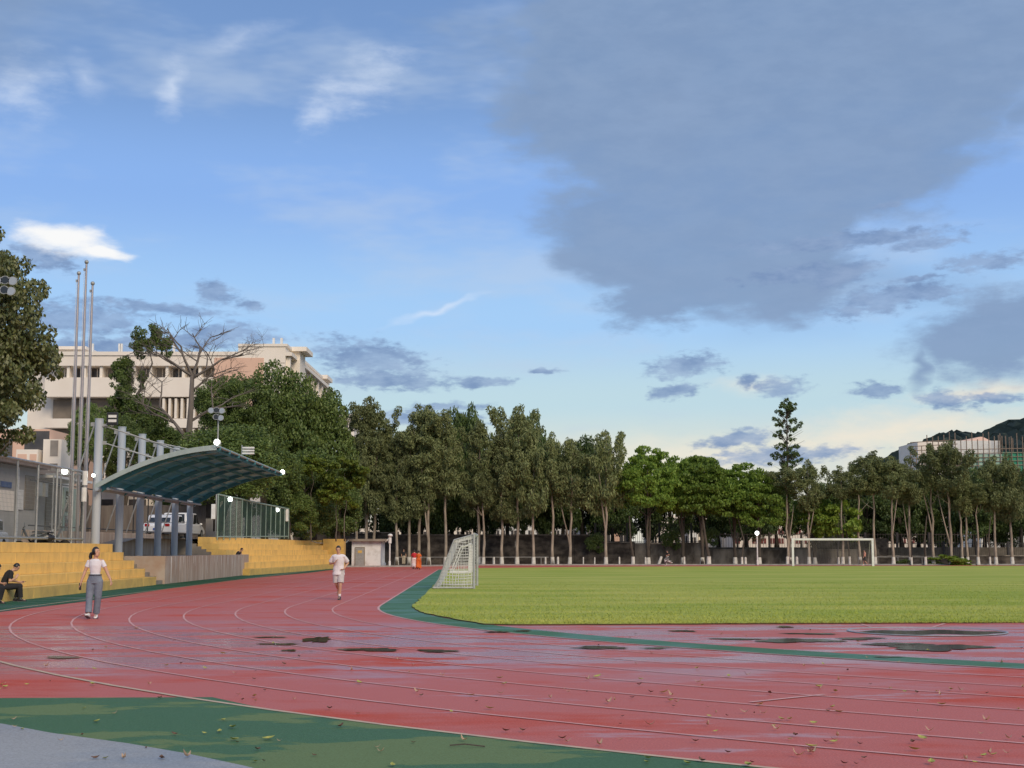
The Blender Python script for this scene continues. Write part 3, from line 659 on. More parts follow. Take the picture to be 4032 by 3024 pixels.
# loudspeaker clusters
def horns(label, p, s, Y):
    c = at(*p, Y); t = thing('loudspeaker_cluster', label, 'loudspeaker', c)
    for i, (dx, dz) in enumerate(((-.8, .35), (.05, .4), (.9, .3), (.0, -.7), (.75, -.85))):
        q = (c.x+dx*s, c.y, c.z+dz*s); MB().loft([((q[0], q[1]+.3*s, q[2]), (.12*s, 0, 0), (0, 0, .12*s)), ((q[0], q[1]+.1*s, q[2]), (.25*s, 0, 0), (0, 0, .25*s)), ((q[0], q[1]-.25*s, q[2]), (.55*s, 0, 0), (0, 0, .48*s))], 12).build('horn', M['steel'], t)
        MB().tube([(q[0], q[1]-.26*s, q[2]), (q[0], q[1]-.252*s, q[2])], .42*s, 10).build('mouth', M['glass'] if i % 2 else M['bluegrey'], t)
    MB().tube([(c.x+.1-(1.2 if Y < 60 else 0), c.y+.5*s, 1.2), (c.x+.1-(1.0 if Y < 60 else 0), c.y+.5*s, c.z), (c.x+.1, c.y+.5*s, c.z+.2)], .05, 8).build('mast', M['steel'], t)
horns('cluster of pale horn loudspeakers in front of the big left tree', (20, 1118), .30, 46.6)
horns('cluster of white loudspeakers on a mast among trees above canopy', (852, 1625), .42, 96.)

# ================================================================ buildings
M['win'] = mat('dim window glass', (.04, .04, .045), (.10, .09, .085), .25, .6)
M['winlight'] = mat('pale curtain window', (.36, .32, .28), (.22, .20, .18), .6, 1.)
M['grey_wall'] = mat('grey plaster', (.42, .40, .38), (.34, .33, .31), .9, .9)
M['brown_roof'] = mat('brown roof edge', (.22, .15, .12), (.17, .12, .10), .8, 2.)
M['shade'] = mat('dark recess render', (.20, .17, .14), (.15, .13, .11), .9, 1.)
M['green_net'] = mat('green scaffold netting', (.03, .26, .15), (.08, .32, .22), .8, .5)
M['green_net2'] = mat('pale green scaffold netting', (.34, .50, .42), (.26, .42, .34), .8, .5)
M['bamboo'] = mat('scaffold poles', (.30, .22, .16), (.20, .16, .12), .8, 4.)
# large cream school block
t = thing('school_building', 'long cream school block with salmon panel rising behind the left trees', 'building', (-38, 153, 2))
BY = 153.
def bx(x): return at(x, 1500, BY).x
def bz(y): return at(1000, y, BY).z
xl, xm, xr = bx(195), bx(935), bx(1122)
ztl, ztr = bz(1385), bz(1354)
m = MB(); m.box(xl-3, xm, BY+2.2, BY+14, 2, ztl-.4); m.build('wall', M['cream'], t, label='set-back wall of the left wing')
m = MB(); m.box(xm+.01, xr, BY, BY+36, 2, ztr-.3); m.build('wall', M['cream2'], t, label='right wing end wall')
MB().box(xl-.5, xm-.01, BY, BY+2.19, bz(1440), ztl-.41).build('parapet_band', M['cream'], t)
MB().box(xl-.5, xm-.01, BY, BY+2.19, bz(1562), bz(1486)).build('balcony_band', M['cream'], t)
MB().box(xl-.7, xm-.02, BY-.15, BY+3, ztl-.40, ztl).build('coping', M['cream2'], t)
MB().box(xm-.0, xr+.2, BY-.12, BY+36.1, ztr-.29, ztr).build('coping', M['cream2'], t)
m = MB(); m.box(bx(842), bx(1037), BY-.05, BY-.001, bz(1600), bz(1409)); m.build('salmon_panel', M['pink'], t)
MB().box(xm+.05, xr-.02, BY-.06, BY-.052, bz(1428)-.05, bz(1428)).build('groove', M['shade'], t) if False else None
for zc in (bz(1428),): MB().box(bx(1037), xr-.05, BY-.03, BY-.002, zc-.05, zc).build('string_course', M['shade'], t)
x = 205; k = 0
while x < 930:       # windows in the recess under the parapet
    w = 52; dark = k % 3 != 0
    fr = MB().box(bx(x), bx(x+w), BY+2.08, BY+2.195, bz(1484), bz(1443)).build('window', M['winlight'] if not dark else M['win'], t)
    for q in (.02, .5, .98): MB().box(bx(x+w*q)-.05, bx(x+w*q)+.05, BY+2.0, BY+2.075, bz(1484), bz(1443)).build('mullion', M['cream2'], fr)
    MB().box(bx(x+w+1), bx(x+w+12), BY+.3, BY+2.19, bz(1486), bz(1440)).build('pier', M['cream2'], t)
    x += 65; k += 1
for row in range(3):
    y0 = 1568+row*118; x = 205
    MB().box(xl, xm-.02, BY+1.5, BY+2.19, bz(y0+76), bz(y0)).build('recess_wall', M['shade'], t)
    MB().box(xl-.5, xm-.01, BY+.02, BY+2.19, bz(y0+116), bz(y0+80)).build('balcony_band', M['cream'], t)
    x = 205 if row > 1 else 640
    while x < 930: MB().box(bx(x), bx(x+9), BY+.2, BY+1.49, bz(y0+78), bz(y0)).build('louvre_fin', M['cream2'], t); x += 24
ac = M['white']
for fl in range(6):   # receding right side: windows, AC units, ribs
    z = ztr-3.0-3.3*fl
    for k in range(9):
        y = BY+2+3.8*k
        w_ = MB().box(xr-.02, xr+.06, y, y+1.9, z, z+1.6).build('window', M['win'], t)
        if k % 2 == 0: MB().box(xr+.07, xr+.75, y+.3, y+1.2, z-.8, z-.15).build('air_conditioner', M['winlight'], t)
for k in range(10): MB().box(xr+.01, xr+.45, BY+.5+3.8*k, BY+1.1+3.8*k, 2, ztr-1.4).build('rib', M['cream2'], t)
MB().box(xr, xr+.7, BY+.01, BY+36, ztr-1.3, ztr-.9).build('eave', M['cream2'], t)
for x0, x1, y0, d in ((1127, 1182, 1368, 4), (1236, 1268, 1478, 30)):
    p = at(x0, y0, BY+d); q = at(x1, y0, BY+d); MB().box(p.x, q.x, BY+d, BY+d+4, 15, p.z-.5).build('stair_head', M['cream'], t); MB().box(p.x-.3, q.x+.8, BY+d-.6, BY+d+4.5, p.z-.49, p.z).build('roof', M['cream2'], t)
MB().box(xl-2.5, xl+2.0, BY+4, BY+9, ztl-1, ztl+.75).build('stair_head', M['cream'], t); MB().box(xl-3, xl+2.8, BY+3.4, BY+9.5, ztl+.76, ztl+1.1).build('roof', M['cream2'], t)
for x in (363, 470, 477, 684, 1077, 1108): p = at(x, 1372 if x < 900 else 1350, BY+3); MB().box(p.x-.12, p.x+.12, BY+3, BY+3.3, ztl-.3, p.z+.55).build('vent_pipe', M['white'], t)
# lower salmon block with balcony, left
t = thing('apartment_building', 'salmon and cream building with white balcony behind the left fence', 'building', (-30, 92, 1.5))
BY = 92.
MB().box(bx(-420), bx(203), BY, BY+12, 1.5, bz(1690)).build('wall', M['pink'], t)
MB().box(bx(204), bx(275), BY-1.2, BY+.8, 1.5, bz(1735)).build('pillar', M['cream2'], t)
for z in (bz(1770), bz(1860)):
    f_ = MB().box(bx(107), bx(190), BY-1.5, BY-.01, z-1.15, z-.1).build('balcony', M['cream2'], t)
    MB().box(bx(113), bx(148), BY-1.53, BY-1.501, z-.8, z-.4).build('panel', M['pink'], f_)
    MB().box(bx(160), bx(186), BY-1.53, BY-1.501, z-.8, z-.4).build('panel', M['pink'], f_)
    MB().box(bx(107), bx(203), BY-.04, BY-.002, z-.1, z+1.2).build('window', M['win'], t)
    MB().box(bx(-60), bx(60), BY-.04, BY-.002, z-.6, z+.7).build('window', M['win'], t)
    MB().box(bx(232), bx(262), BY-1.24, BY-1.201, z-.5, z+.5).build('window', M['winlight'], t)
# grey single storey block behind the left fence
t = thing('gatehouse', 'single storey grey plaster block with brown flat roof behind the fence', 'building', (-23, 62, 1.3))
gx = -22.4
MB().box(gx-6, gx, 46, 67.2, 1.3, 5.35).build('wall', M['grey_wall'], t)
MB().box(gx-7, gx-1.6, 67.21, 76, 1.3, 5.3).build('wall', M['grey_wall'], t)
MB().box(gx-7, gx+.5, 45.5, 67.6, 5.36, 5.62).build('roof', M['brown_roof'], t)
MB().box(gx-7.2, gx-1.0, 67.61, 76.6, 5.34, 5.58).build('roof', M['brown_roof'], t)
MB().box(gx-1.6, gx+.6, 67.7, 74, 5.0, 5.12).build('porch_roof', M['white'], t)
def wy(x, X): return -X*F/(2016-x)/math.cos(PIT)*1.0
def gwin(name, x0, x1, z0, z1, m_, X=None, d=.05):
    X = X or gx; y0, y1 = wy(x0, X), wy(x1, X); return MB().box(X+.001, X+d, y0, y1, z0, z1).build(name, m_, t)
w_ = gwin('window', 87, 125, 3.45, 5.0, M['shade']); 
gwin('electric_box', 128, 141, 4.1, 4.75, M['steel'], d=.2); gwin('electric_box', 153, 165, 4.1, 4.75, M['steel'], d=.2); gwin('notice_panel', 61, 80, 3.4, 4.3, M['white'])
gwin('blue_sign', -10, 32, 4.33, 4.58, mat('blue sign', (.05, .10, .24), None, .5)); gwin('poster', -10, 45, 3.3, 4.2, M['cream2'], d=.02); gwin('drain_pipe', 52, 57, 1.5, 5.3, M['white'], d=.1)
gwin('screen_door', 172, 226, 1.6, 4.95, M['shade'], X=gx-1.58); d_ = gwin('door', 238, 290, 1.5, 4.9, M['postgreen'], X=gx-1.55, d=.08)
for z0, z1 in ((3.6, 4.7), (2.5, 3.4), (1.6, 2.3)): MB().box(gx-1.469, gx-1.44, wy(245, gx-1.55), wy(268, gx-1.55), z0, z1).build('pane', M['glass'], d_)
# low buildings seen between the columns
t = thing('cream_house', 'low cream house with brown fence seen between the canopy columns', 'building', (-27, 108, 2.2))
MB().box(-33, -21.5, 108, 114, 2.2, 6.6).build('wall', M['cream'], t); MB().box(-33.4, -21.2, 107.6, 114.4, 6.61, 6.9).build('roof', M['brown_roof'], t)
for k in range(4): MB().box(-31.5+2.5*k, -30.2+2.5*k, 107.95, 107.998, 4.0, 5.4).build('window', M['win'], t)
t = thing('board_fence', 'weathered grey brown board fence behind the parked white cars', 'fence', (-25, 100, 2.2))
M['board'] = mat('weathered boards', (.17, .15, .13), (.12, .10, .09), .9, 2., stretch=(1, 1, .2))
for k in range(34): MB().box(-33+.34*k, -32.67+.34*k, 100+rnd.uniform(0, .03), 100.06+rnd.uniform(0, .03), 2.2, 4.7+rnd.uniform(-.03, .03)).build('board', M['board'], t)

# hut and lamp posts at the far left end
t = thing('hut', 'small white washed block hut with grey metal door beside the track', 'hut', (-16, 137, 0))
hx0, hx1 = at(1384, 2228, 136.6).x, at(1500, 2228, 136.6).x
wm_ = mat('grimy white wash', (.74, .76, .76), (.46, .45, .42), .9, 1.5, .45, .75, 8)
MB().box(hx0, hx1, 136.6, 140.6, 0.02, 2.42).build('wall', wm_, t)
MB().box(hx0-.5, hx1+.55, 136.1, 141.2, 2.421, 2.64).build('roof', M['concrete'], t)
d_ = MB().box(at(1400, 2200, 136.6).x, at(1435, 2200, 136.6).x, 136.54, 136.599, .04, 1.75).build('door', M['steel'], t)
MB().box(at(1409, 2200, 136.6).x, at(1425, 2200, 136.6).x, 136.53, 136.538, 1.3, 1.55).build('notice', M['yellow2'], d_)
for x in (1398.5, 1435.5): MB().box(at(x, 2200, 136.6).x-.04, at(x, 2200, 136.6).x+.04, 136.52, 136.598, .03, 1.8).build('frame', M['concrete'], d_)
MB().box(at(1398, 2200, 136.6).x, at(1436, 2200, 136.6).x, 136.52, 136.598, 1.81, 1.88).build('frame', M['concrete'], d_)
MB().tube([(hx1+.06, 136.5, .05), (hx1+.06, 136.5, 2.4)], .04, 6).build('drain_pipe', M['bluegrey'], t)
c = at(1508, 2228, 137); o = MB().box(c.x-.25, c.x+.25, 136.8, 137.3, .02, .4).build('bucket', M['bluegrey'], None, bevel=.04, org=(c.x, 137, 0)); tag(o, 'pale blue plastic crate at the right foot of the hut', 'crate')
def lamp_post(label, x, yb, yt, Y, lit):
    b_ = at(x, yb, Y); h = at(x, yt, Y).z; t = thing('lamp_post', label, 'lamp post', (b_.x, Y, 0.01))
    MB().tube([(b_.x, Y, .01), (b_.x, Y, .5), (b_.x, Y, .55), (b_.x, Y, h-.2)], [.11, .11, .075, .065], 12).build('pole', M['white'], t)
    if lit: MB().ball((b_.x, Y, h), .21, n=16, m=10).build('globe', mat('lit globe', (1, 1, 1), None, .4, emit=((1, 1, .98), 4.)), t, smooth=True); MB().tube([(b_.x, Y, h-.32), (b_.x, Y, h-.2)], .12, 10).build('collar', M['white'], t)
    else:
        MB().tube([(b_.x, Y, h-.75), (b_.x, Y, h-.2)], .16, 10).build('collar', M['white'], t); MB().ball((b_.x+.03, Y, h), .24, .2, .16, n=12, m=8).build('lamp_head', M['white'], t, smooth=True)
        MB().tube([(b_.x, Y, h-.2), (b_.x-.42, Y, h-.62)], .06, 6).build('arm', M['white'], t)
    return t
lamp_post('white lamp post with lit globe left of the far goal', 2983, 2223, 2099, 150.8, True)
lamp_post('white unlit lamp post with short arm beside the hut', 1534, 2230, 2108, 136.2, False)

# ================================================================ wall, fence and buildings beyond the far end
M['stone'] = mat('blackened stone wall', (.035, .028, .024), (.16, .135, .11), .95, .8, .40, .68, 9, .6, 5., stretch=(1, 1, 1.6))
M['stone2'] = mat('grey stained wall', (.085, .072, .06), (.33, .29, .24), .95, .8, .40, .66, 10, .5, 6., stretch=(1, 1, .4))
def wallseg(label, segs, Y, m_, cap=True):
    t = thing('boundary_wall', label, 'wall', (at(segs[0][0], 2220, Y).x, Y, 0), 'boundary walls beyond the far end')
    for x0, x1, yt, mm in segs:
        a_, b_ = at(x0, yt, Y), at(x1, yt, Y); n = max(1, round((b_.x-a_.x)/3.2)); 
        for k in range(n):
            u0, u1 = a_.x+(b_.x-a_.x)*k/n, a_.x+(b_.x-a_.x)*(k+1)/n; h = a_.z+rnd.uniform(-.03, .03); o = rnd.uniform(-.03, .03)
            MB().box(u0+.02, u1-.02, Y+o, Y+.6, 0, h*.42).build('wall_panel', mm, t); MB().box(u0+.01, u1-.01, Y+.12+o, Y+.6, h*.42, h-.12).build('wall_panel', mm, t)
        if cap: MB().box(a_.x, b_.x, Y+.02, Y+.7, a_.z-.119, a_.z).build('coping', M['stone2'], t)
    return t
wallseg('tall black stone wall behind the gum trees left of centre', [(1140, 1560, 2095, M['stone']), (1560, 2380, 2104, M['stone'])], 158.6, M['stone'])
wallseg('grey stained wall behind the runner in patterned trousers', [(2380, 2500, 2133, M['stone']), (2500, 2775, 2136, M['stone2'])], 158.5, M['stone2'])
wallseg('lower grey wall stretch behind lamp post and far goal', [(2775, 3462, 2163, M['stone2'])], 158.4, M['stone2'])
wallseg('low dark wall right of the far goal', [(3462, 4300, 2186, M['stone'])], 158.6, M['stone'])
def palings(label, x0, x1, yb, yt, Y, m_, gap=.22):
    a_, b_ = at(x0, yb, Y), at(x1, yt, Y); t = thing('iron_fence', label, 'fence', (a_.x, Y, a_.z), 'iron fences on the far walls')
    b = MB(); x = a_.x
    while x < b_.x: b.box(x, x+.035, Y, Y+.03, a_.z, b_.z); x += gap
    b.build('palings', m_, t, kind='stuff')
    for z in (a_.z+.2, b_.z-.15): MB().box(a_.x, b_.x, Y+.031, Y+.07, z, z+.05).build('rail', m_, t)
    x = a_.x
    while x < b_.x: MB().box(x, x+.22, Y-.1, Y+.2, a_.z, b_.z+.1).build('post', m_, t); x += 3.6
M['rust'] = mat('rusty cream railings', (.22, .17, .13), (.15, .12, .10), .8, 2.)
palings('black iron railing above the wall beside the broad green trees', 2340, 2780, 2140, 2062, 160.6, M['dark'])
palings('brown picket railing behind lamp post and far goal', 2775, 3900, 2172, 2100, 161.2, M['rust'], .3)
palings('black railing on low wall at far right', 3460, 4250, 2190, 2135, 160., M['dark'])
t = thing('dark_fence', 'black screening fence under the trees behind the far goal', 'fence', (at(3300, 2180, 159.9).x, 159.9, 1.2))
xx = at(3215, 2170, 159.9).x
while xx < at(3470, 2170, 159.9).x: MB().box(xx, xx+1.98, 159.8, 159.88, 1.0, at(3300, 2118, 159.9).z-rnd.uniform(0, .1)).build('panel', M['stone'], t); xx += 2.
# low guard rail among the trunks
for lab, x0, x1, y in (('pale low guard rail between the white trunk feet left of centre', 1560, 2160, 2194), ('low guard rail right of the far goal under the trees', 3440, 3700, 2193)):
    a_, b_ = at(x0, y, 154.3), at(x1, y, 154.3); t = thing('guard_rail', lab, 'guard rail', (a_.x, 154.3, 0))
    MB().tube([(a_.x, 154.3, a_.z), (b_.x, 154.3, a_.z)], .05, 6).build('rail', M['kerbstone'], t)
    x = a_.x
    while x <= b_.x: MB().tube([(x, 154.3, 0), (x, 154.3, a_.z)], .05, 6).build('post', M['kerbstone'], t); x += 2.6
def block(name, label, x0, x1, yt, Y, wm, floors, cols, dep=10, winm=None, yb=2150, roof=None):
    a_, b_ = at(x0, yt, Y), at(x1, yt, Y); t = thing(name, label, 'building', ((a_.x+b_.x)/2, Y, 1.9))
    MB().box(a_.x, b_.x, Y, Y+dep, 1.9, a_.z).build('wall', wm, t); MB().box(a_.x-.3, b_.x+.3, Y-.3, Y+dep+.3, a_.z+.001, a_.z+.4).build('roof', roof or M['cream2'], t)
    zb = at(x0, yb, Y).z; fh = (a_.z-.4-zb)/floors; cw = (b_.x-a_.x)/cols
    for f_ in range(floors):
        for c_ in range(cols):
            xa = a_.x+cw*(c_+.2); w_ = MB().box(xa, xa+cw*.6, Y-.06, Y-.002, zb+fh*(f_+.25), zb+fh*(f_+.8)).build('window', winm or M['win'], t)
            if Y < 230: MB().box(xa+cw*.28, xa+cw*.32, Y-.09, Y-.061, zb+fh*(f_+.25), zb+fh*(f_+.8)).build('mullion', M['cream2'], w_)
    return t
M['redframe'] = mat('dark red window frames', (.22, .045, .04), (.10, .03, .03), .6, 3.)
block('salmon_house', 'salmon walled house glimpsed behind the forked gum tree', 2325, 2480, 2005, 195, M['pink'], 2, 3)
block('white_tower_house', 'narrow white building glimpsed between broad green tree trunks', 2712, 2745, 2010, 198, M['white'], 3, 1)
block('cream_office', 'cream gridded building glimpsed under the broad green trees', 2560, 2712, 2040, 200, M['cream2'], 2, 5)
block('cream_office', 'cream gridded building right of the narrow white tower', 2746, 2880, 2050, 201, M['cream2'], 3, 6)
block('long_classroom_block', 'long low cream block with dark red windows behind the far goal', 2885, 3640, 2062, 190, M['cream'], 2, 22, winm=M['redframe'])
block('white_house', 'white roofed house glimpsed at far right under the trees', 3860, 4080, 2072, 188, M['white'], 1, 5)
block('cream_shed', 'low cream building glimpsed through the trees right of the hut', 1400, 1900, 2068, 205, M['cream2'], 1, 14)
block('cream_shed', 'low pale building glimpsed between the gum trunks at centre', 1905, 2310, 2062, 205, M['white'], 1, 12)
block('white_tower_block', 'tall pale block glimpsed in the tree gap left of centre', 1335, 1395, 1640, 240, M['cream2'], 8, 3)
# building under construction
t = thing('construction_building', 'unfinished concrete building with white top and green scaffold netting', 'building', (at(3800, 2150, 262).x, 262, 2))
Y = 262.
def cx_(x): return at(x, 1800, Y).x
def cz_(y): return at(3800, y, Y).z
MB().box(cx_(3757), cx_(3938), Y, Y+14, cz_(1800), cz_(1735)).build('white_wall', M['white'], t)
MB().box(cx_(3621), cx_(3756), Y+1, Y+14, 2, cz_(1738)).build('wall', M['cream2'], t)
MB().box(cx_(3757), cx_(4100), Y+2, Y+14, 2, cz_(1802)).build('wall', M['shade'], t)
for k in range(8): MB().box(cx_(3800+34*k), cx_(3832+34*k), Y-1.6, Y-1.5, 4, cz_(1782 if k > 3 else 1790)).build('netting', M['green_net'] if k > 3 else M['green_net2'], t)
for k in range(24):
    x = 3575+22*k; top = 1722+rnd.uniform(-22, 16) if k > 2 else 1770-6*k
    MB().tube([(cx_(x), Y-1.8, 3), (cx_(x), Y-1.8, cz_(top))], .09, 4).build('scaffold_pole', M['bamboo'], t)
for k in range(7): MB().tube([(cx_(3575), Y-1.8, cz_(1745+16*k)), (cx_(3760 if k < 2 else 4090), Y-1.8, cz_(1735+16*k))], .07, 4).build('scaffold_pole', M['bamboo'], t)
for k in range(5): MB().tube([(cx_(3925+14*k), Y-1.2, cz_(1800)), (cx_(3925+14*k), Y-1.2, cz_(1715+3*k))], .1, 4).build('scaffold_pole', M['bamboo'], t)
MB().loft([((cx_(3868), Y+5, cz_(1734)), (4, 0, 0), (0, 2, 0)), ((cx_(3900), Y+5, cz_(1712)), (.4, 0, 0), (0, .4, 0))], 6).build('tarpaulin', M['pink'], t)

# ================================================================ hills
hm = mat('wooded hillside', (.030, .048, .034), (.055, .072, .045), .95, .012, .35, .65, 9, 1., .08)
def hill(name, pts, Y, depth, seed):
    rs = np.random.RandomState(seed); px = [p[0] for p in pts]; py = [p[1] for p in pts]
    nx, ny = 260, 26; X = np.linspace(px[0], px[-1], nx); yy = np.interp(X, px, py)
    v = []; fr = [np.cumsum(rs.normal(0, 1, nx)) for _ in range(2)]
    for j in range(ny):
        u = j/(ny-1)
        for i in range(nx):
            p = at(X[i], yy[i], Y); h = max(p.z, 0)*(math.sin(u*PI))**.7
            h += (rs.rand()*9-3)*min(1, h/40); v.append((p.x+rs.uniform(-1.5, 1.5), Y-depth+2*depth*u, h-2))
    b = MB(); b.v = [Vector(q) for q in v]; b.f = [[j*nx+i, j*nx+i+1, (j+1)*nx+i+1, (j+1)*nx+i] for j in range(ny-1) for i in range(nx-1)]
    return b.build(name, hm, kind='structure')
hill('hill', [(3400, 2167), (3480, 1850), (3529, 1791), (3575, 1763), (3657, 1745), (3703, 1712), (3739, 1709), (3801, 1722), (3862, 1716), (3903, 1711), (3970, 1725), (4100, 1800), (4400, 2000), (4500, 2167)], 1250, 220, 1)
hill('hill', [(3700, 2167), (3800, 1850), (3880, 1735), (3954, 1676), (4032, 1655), (4120, 1625), (4300, 1640), (4600, 1700), (5200, 1900), (5600, 2167)], 1100, 260, 2)

# ================================================================ trees
def leaf_quads(cen, dirs, ln, wd, rs):
    """rhombic leaves: centre, long direction, length, width"""
    n = len(cen); d = dirs/np.linalg.norm(dirs, axis=1, keepdims=True)
    r = rs.normal(size=(n, 3)); s = np.cross(d, r); s /= np.linalg.norm(s, axis=1, keepdims=True)
    L_ = (ln*rs.uniform(.6, 1.3, n))[:, None]; W_ = (wd*rs.uniform(.6, 1.3, n))[:, None]
    v = np.zeros((n, 4, 3)); v[:, 0] = cen-d*L_*.5; v[:, 1] = cen+s*W_*.5; v[:, 2] = cen+d*L_*.5; v[:, 3] = cen-s*W_*.5
    return v.reshape(-1, 3)
def clumps(cl, n, rs, ln, wd, droop, flat=1.):
    """leaves over ellipsoid clumps [(x,y,z,r)], more of them near each clump's skin"""
    C_ = np.array([c[:3] for c in cl]); Rr = np.array([c[3] for c in cl]); w = Rr**2; idx = rs.choice(len(cl), n, p=w/w.sum())
    u = rs.normal(size=(n, 3)); u /= np.linalg.norm(u, axis=1, keepdims=True); rad = rs.uniform(.35, 1.12, n)**.6
    off = u*(rad*Rr[idx])[:, None]; off[:, 2] *= flat
    d = rs.normal(size=(n, 3))*(1-droop)+np.array([0, 0, -1.])*droop*1.4+u*.3
    return leaf_quads(C_[idx]+off, d, ln, wd, rs)
def leafobj(name, v, m):
    me = tris_mesh(name, v, 4); me.materials.append(m); return me
M['gum'] = leafmat('gum leaves', (.125, .160, .062), (.235, .260, .112), .6, .2, .3)
M['broad'] = leafmat('broad leaves', (.110, .195, .030), (.25, .36, .060), .5, .35, .35)
M['broad_dark'] = leafmat('dark broad leaves', (.050, .088, .026), (.110, .160, .045), .5, .12, .35)
M['ficus'] = leafmat('dense dark leaves', (.070, .118, .030), (.165, .225, .058), .5, .15, .35)
M['lime'] = leafmat('bright green leaves', (.15, .24, .03), (.24, .32, .05), .5, .3, .3)
M['olive'] = leafmat('large olive leaves', (.055, .080, .023), (.200, .215, .085), .42, .12, .5)
def gum_cl(seed, H=12.4, ncl=105, nl=13500):
    rs = np.random.RandomState(seed); cl = []
    for i in range(ncl):
        t_ = rs.rand()**.95; z = .2+(H-1)*t_; Rm = 2.15*(math.sin(PI*(.20+.74*t_)))**.6*rs.uniform(.75, 1.15)
        a_ = rs.rand()*2*PI; r = Rm*math.sqrt(rs.rand())
        cl.append((r*math.cos(a_), r*math.sin(a_), z, rs.uniform(.38, .80)*(1-.3*t_)))
    for k in range(9):
        a_ = rs.rand()*2*PI; z = rs.uniform(.15*H, H*.92); r = 1.7+rs.rand()*.7
        for q in range(3): cl.append((r*math.cos(a_)*(1+.1*q), r*math.sin(a_)*(1+.1*q), z+.45*q, .42))
    cl.append((0, 0, H-.4, .5)); cl.append((rs.uniform(-.5, .5), 0, H, .3))
    return clumps(cl, nl, rs, .40, .12, .55, 1.15)
gum_me = [leafobj('gum_crown', gum_cl(i+11), M['gum']) for i in range(5)]
gum_lo = [leafobj('low_gum_crown', gum_cl(i+91, 7.2, 62, 8200), M['gum']) for i in range(4)]
def dome_cl(seed, R, H, ncl, n, cr, ln, wd, droop, flat, low=.0, b0=.8, b1=1.15):
    rs = np.random.RandomState(seed); cl = []
    bumps = [(rs.rand()*2*PI, rs.uniform(b0, b1)) for _ in range(7)]
    for i in range(ncl):
        a_ = rs.rand()*2*PI; b_ = min(bumps, key=lambda q: abs((q[0]-a_+PI) % (2*PI)-PI))[1]
        ph = math.asin(rs.uniform(low, 1)); rr = (rs.uniform(.45, 1.)**.5)*b_*rs.uniform(.9, 1.05)
        cl.append((R*rr*math.cos(ph)*math.cos(a_), R*rr*math.cos(ph)*math.sin(a_), H*rr*math.sin(ph), cr*rs.uniform(.6, 1.25)))
    return clumps(cl, n, rs, ln, wd, droop, flat)
broad_me = [leafobj('broad_crown', dome_cl(i+31, 4.6, 4.6, 150, 20000, .95, .42, .22, .25, .45, -.50, .93, 1.08), M['broad']) for i in range(3)]
bdark_me = [leafobj('dark_crown', dome_cl(i+41, 4.6, 5.2, 130, 17000, 1.05, .42, .22, .3, .7, -.6), M['broad_dark']) for i in range(3)]
ficus_me = [leafobj('dense_crown', dome_cl(i+51, 4.8, 6.2, 150, 30000, 1.05, .34, .19, .35, .75, -.8), M['ficus']) for i in range(4)]
lime_me = leafobj('lime_crown', dome_cl(71, 2.2, 2.2, 34, 4200, .62, .36, .22, .25, .5, -.4), M['lime'])
small_me = leafobj('tuft_crown', dome_cl(72, 1.8, 1.9, 26, 2400, .50, .26, .15, .3, .9, -.6), M['ficus'])

def limb(m, p, d, L_, r, n=5, bend=.18, seg=5):
    pts = [Vector(p)]; d = Vector(d).normalized()
    for i in range(seg): d = (d+Vector((rnd.uniform(-bend, bend), rnd.uniform(-bend, bend), rnd.uniform(-bend, bend)*.5+.05))).normalized(); pts.append(pts[-1]+d*L_/seg)
    m.tube(pts, [r*(1-.75*i/seg) for i in range(seg+1)], n); return pts
def tree(name, label, base, h, crown_me, sc, z0, trunk_r, tm, lean=0., forks=0, sock=0., group=None, cat='tree', zrot=None, fork_z=.4, crown_name='crown', limbs=5):
    """base: ground point; crown mesh scaled by sc (sx, sz) with its foot at z0 above the base"""
    t = thing(name, label, cat, base, group); b = Vector(base); m = MB()
    top = Vector((b.x+lean*h, b.y, b.z+h)); wob = [rnd.uniform(-.12, .12) for _ in range(8)]
    pts = [b.lerp(top, i/8)+Vector((wob[i-1]*min(1, i*.5) if i else 0, rnd.uniform(-.08, .08), 0)) for i in range(9)]
    rs_ = [trunk_r*(1.25 if i == 0 else 1)*(1-.82*i/8) for i in range(9)]
    m.tube(pts, rs_, 8)
    for k in range(forks):
        i = max(1, int(8*fork_z)+k); d = Vector((rnd.choice((-1, 1))*rnd.uniform(.08, .17), rnd.uniform(-.1, .1), 1)); limb(m, pts[i], d, h*.5, rs_[i]*.7, 6, .05, 6)
    for k in range(limbs):
        i = rnd.randint(4, 7); a_ = rnd.random()*2*PI; limb(m, pts[i], (math.cos(a_), math.sin(a_), .7), h*.16, rs_[i]*.5, 4)
    m.build('trunk', tm, t, smooth=True)
    if sock:
        k = sock/h; q = b.lerp(top, k); m = MB(); m.tube([b, (pts[0]+(pts[1]-pts[0])*min(1, k*8))], [rs_[0]*1.04+.012, (rs_[0]+(rs_[1]-rs_[0])*min(1, k*8))+.015], 10); m.build('painted_foot', M['whitewash'], t)
    o = bpy.data.objects.new(crown_name, crown_me); COL.objects.link(o); o.parent = t; o.location = (lean*h*.7, 0, z0); o.scale = (sc[0], sc[0], sc[1])
    o.rotation_euler = (0, 0, zrot if zrot is not None else rnd.random()*6.28)
    return t
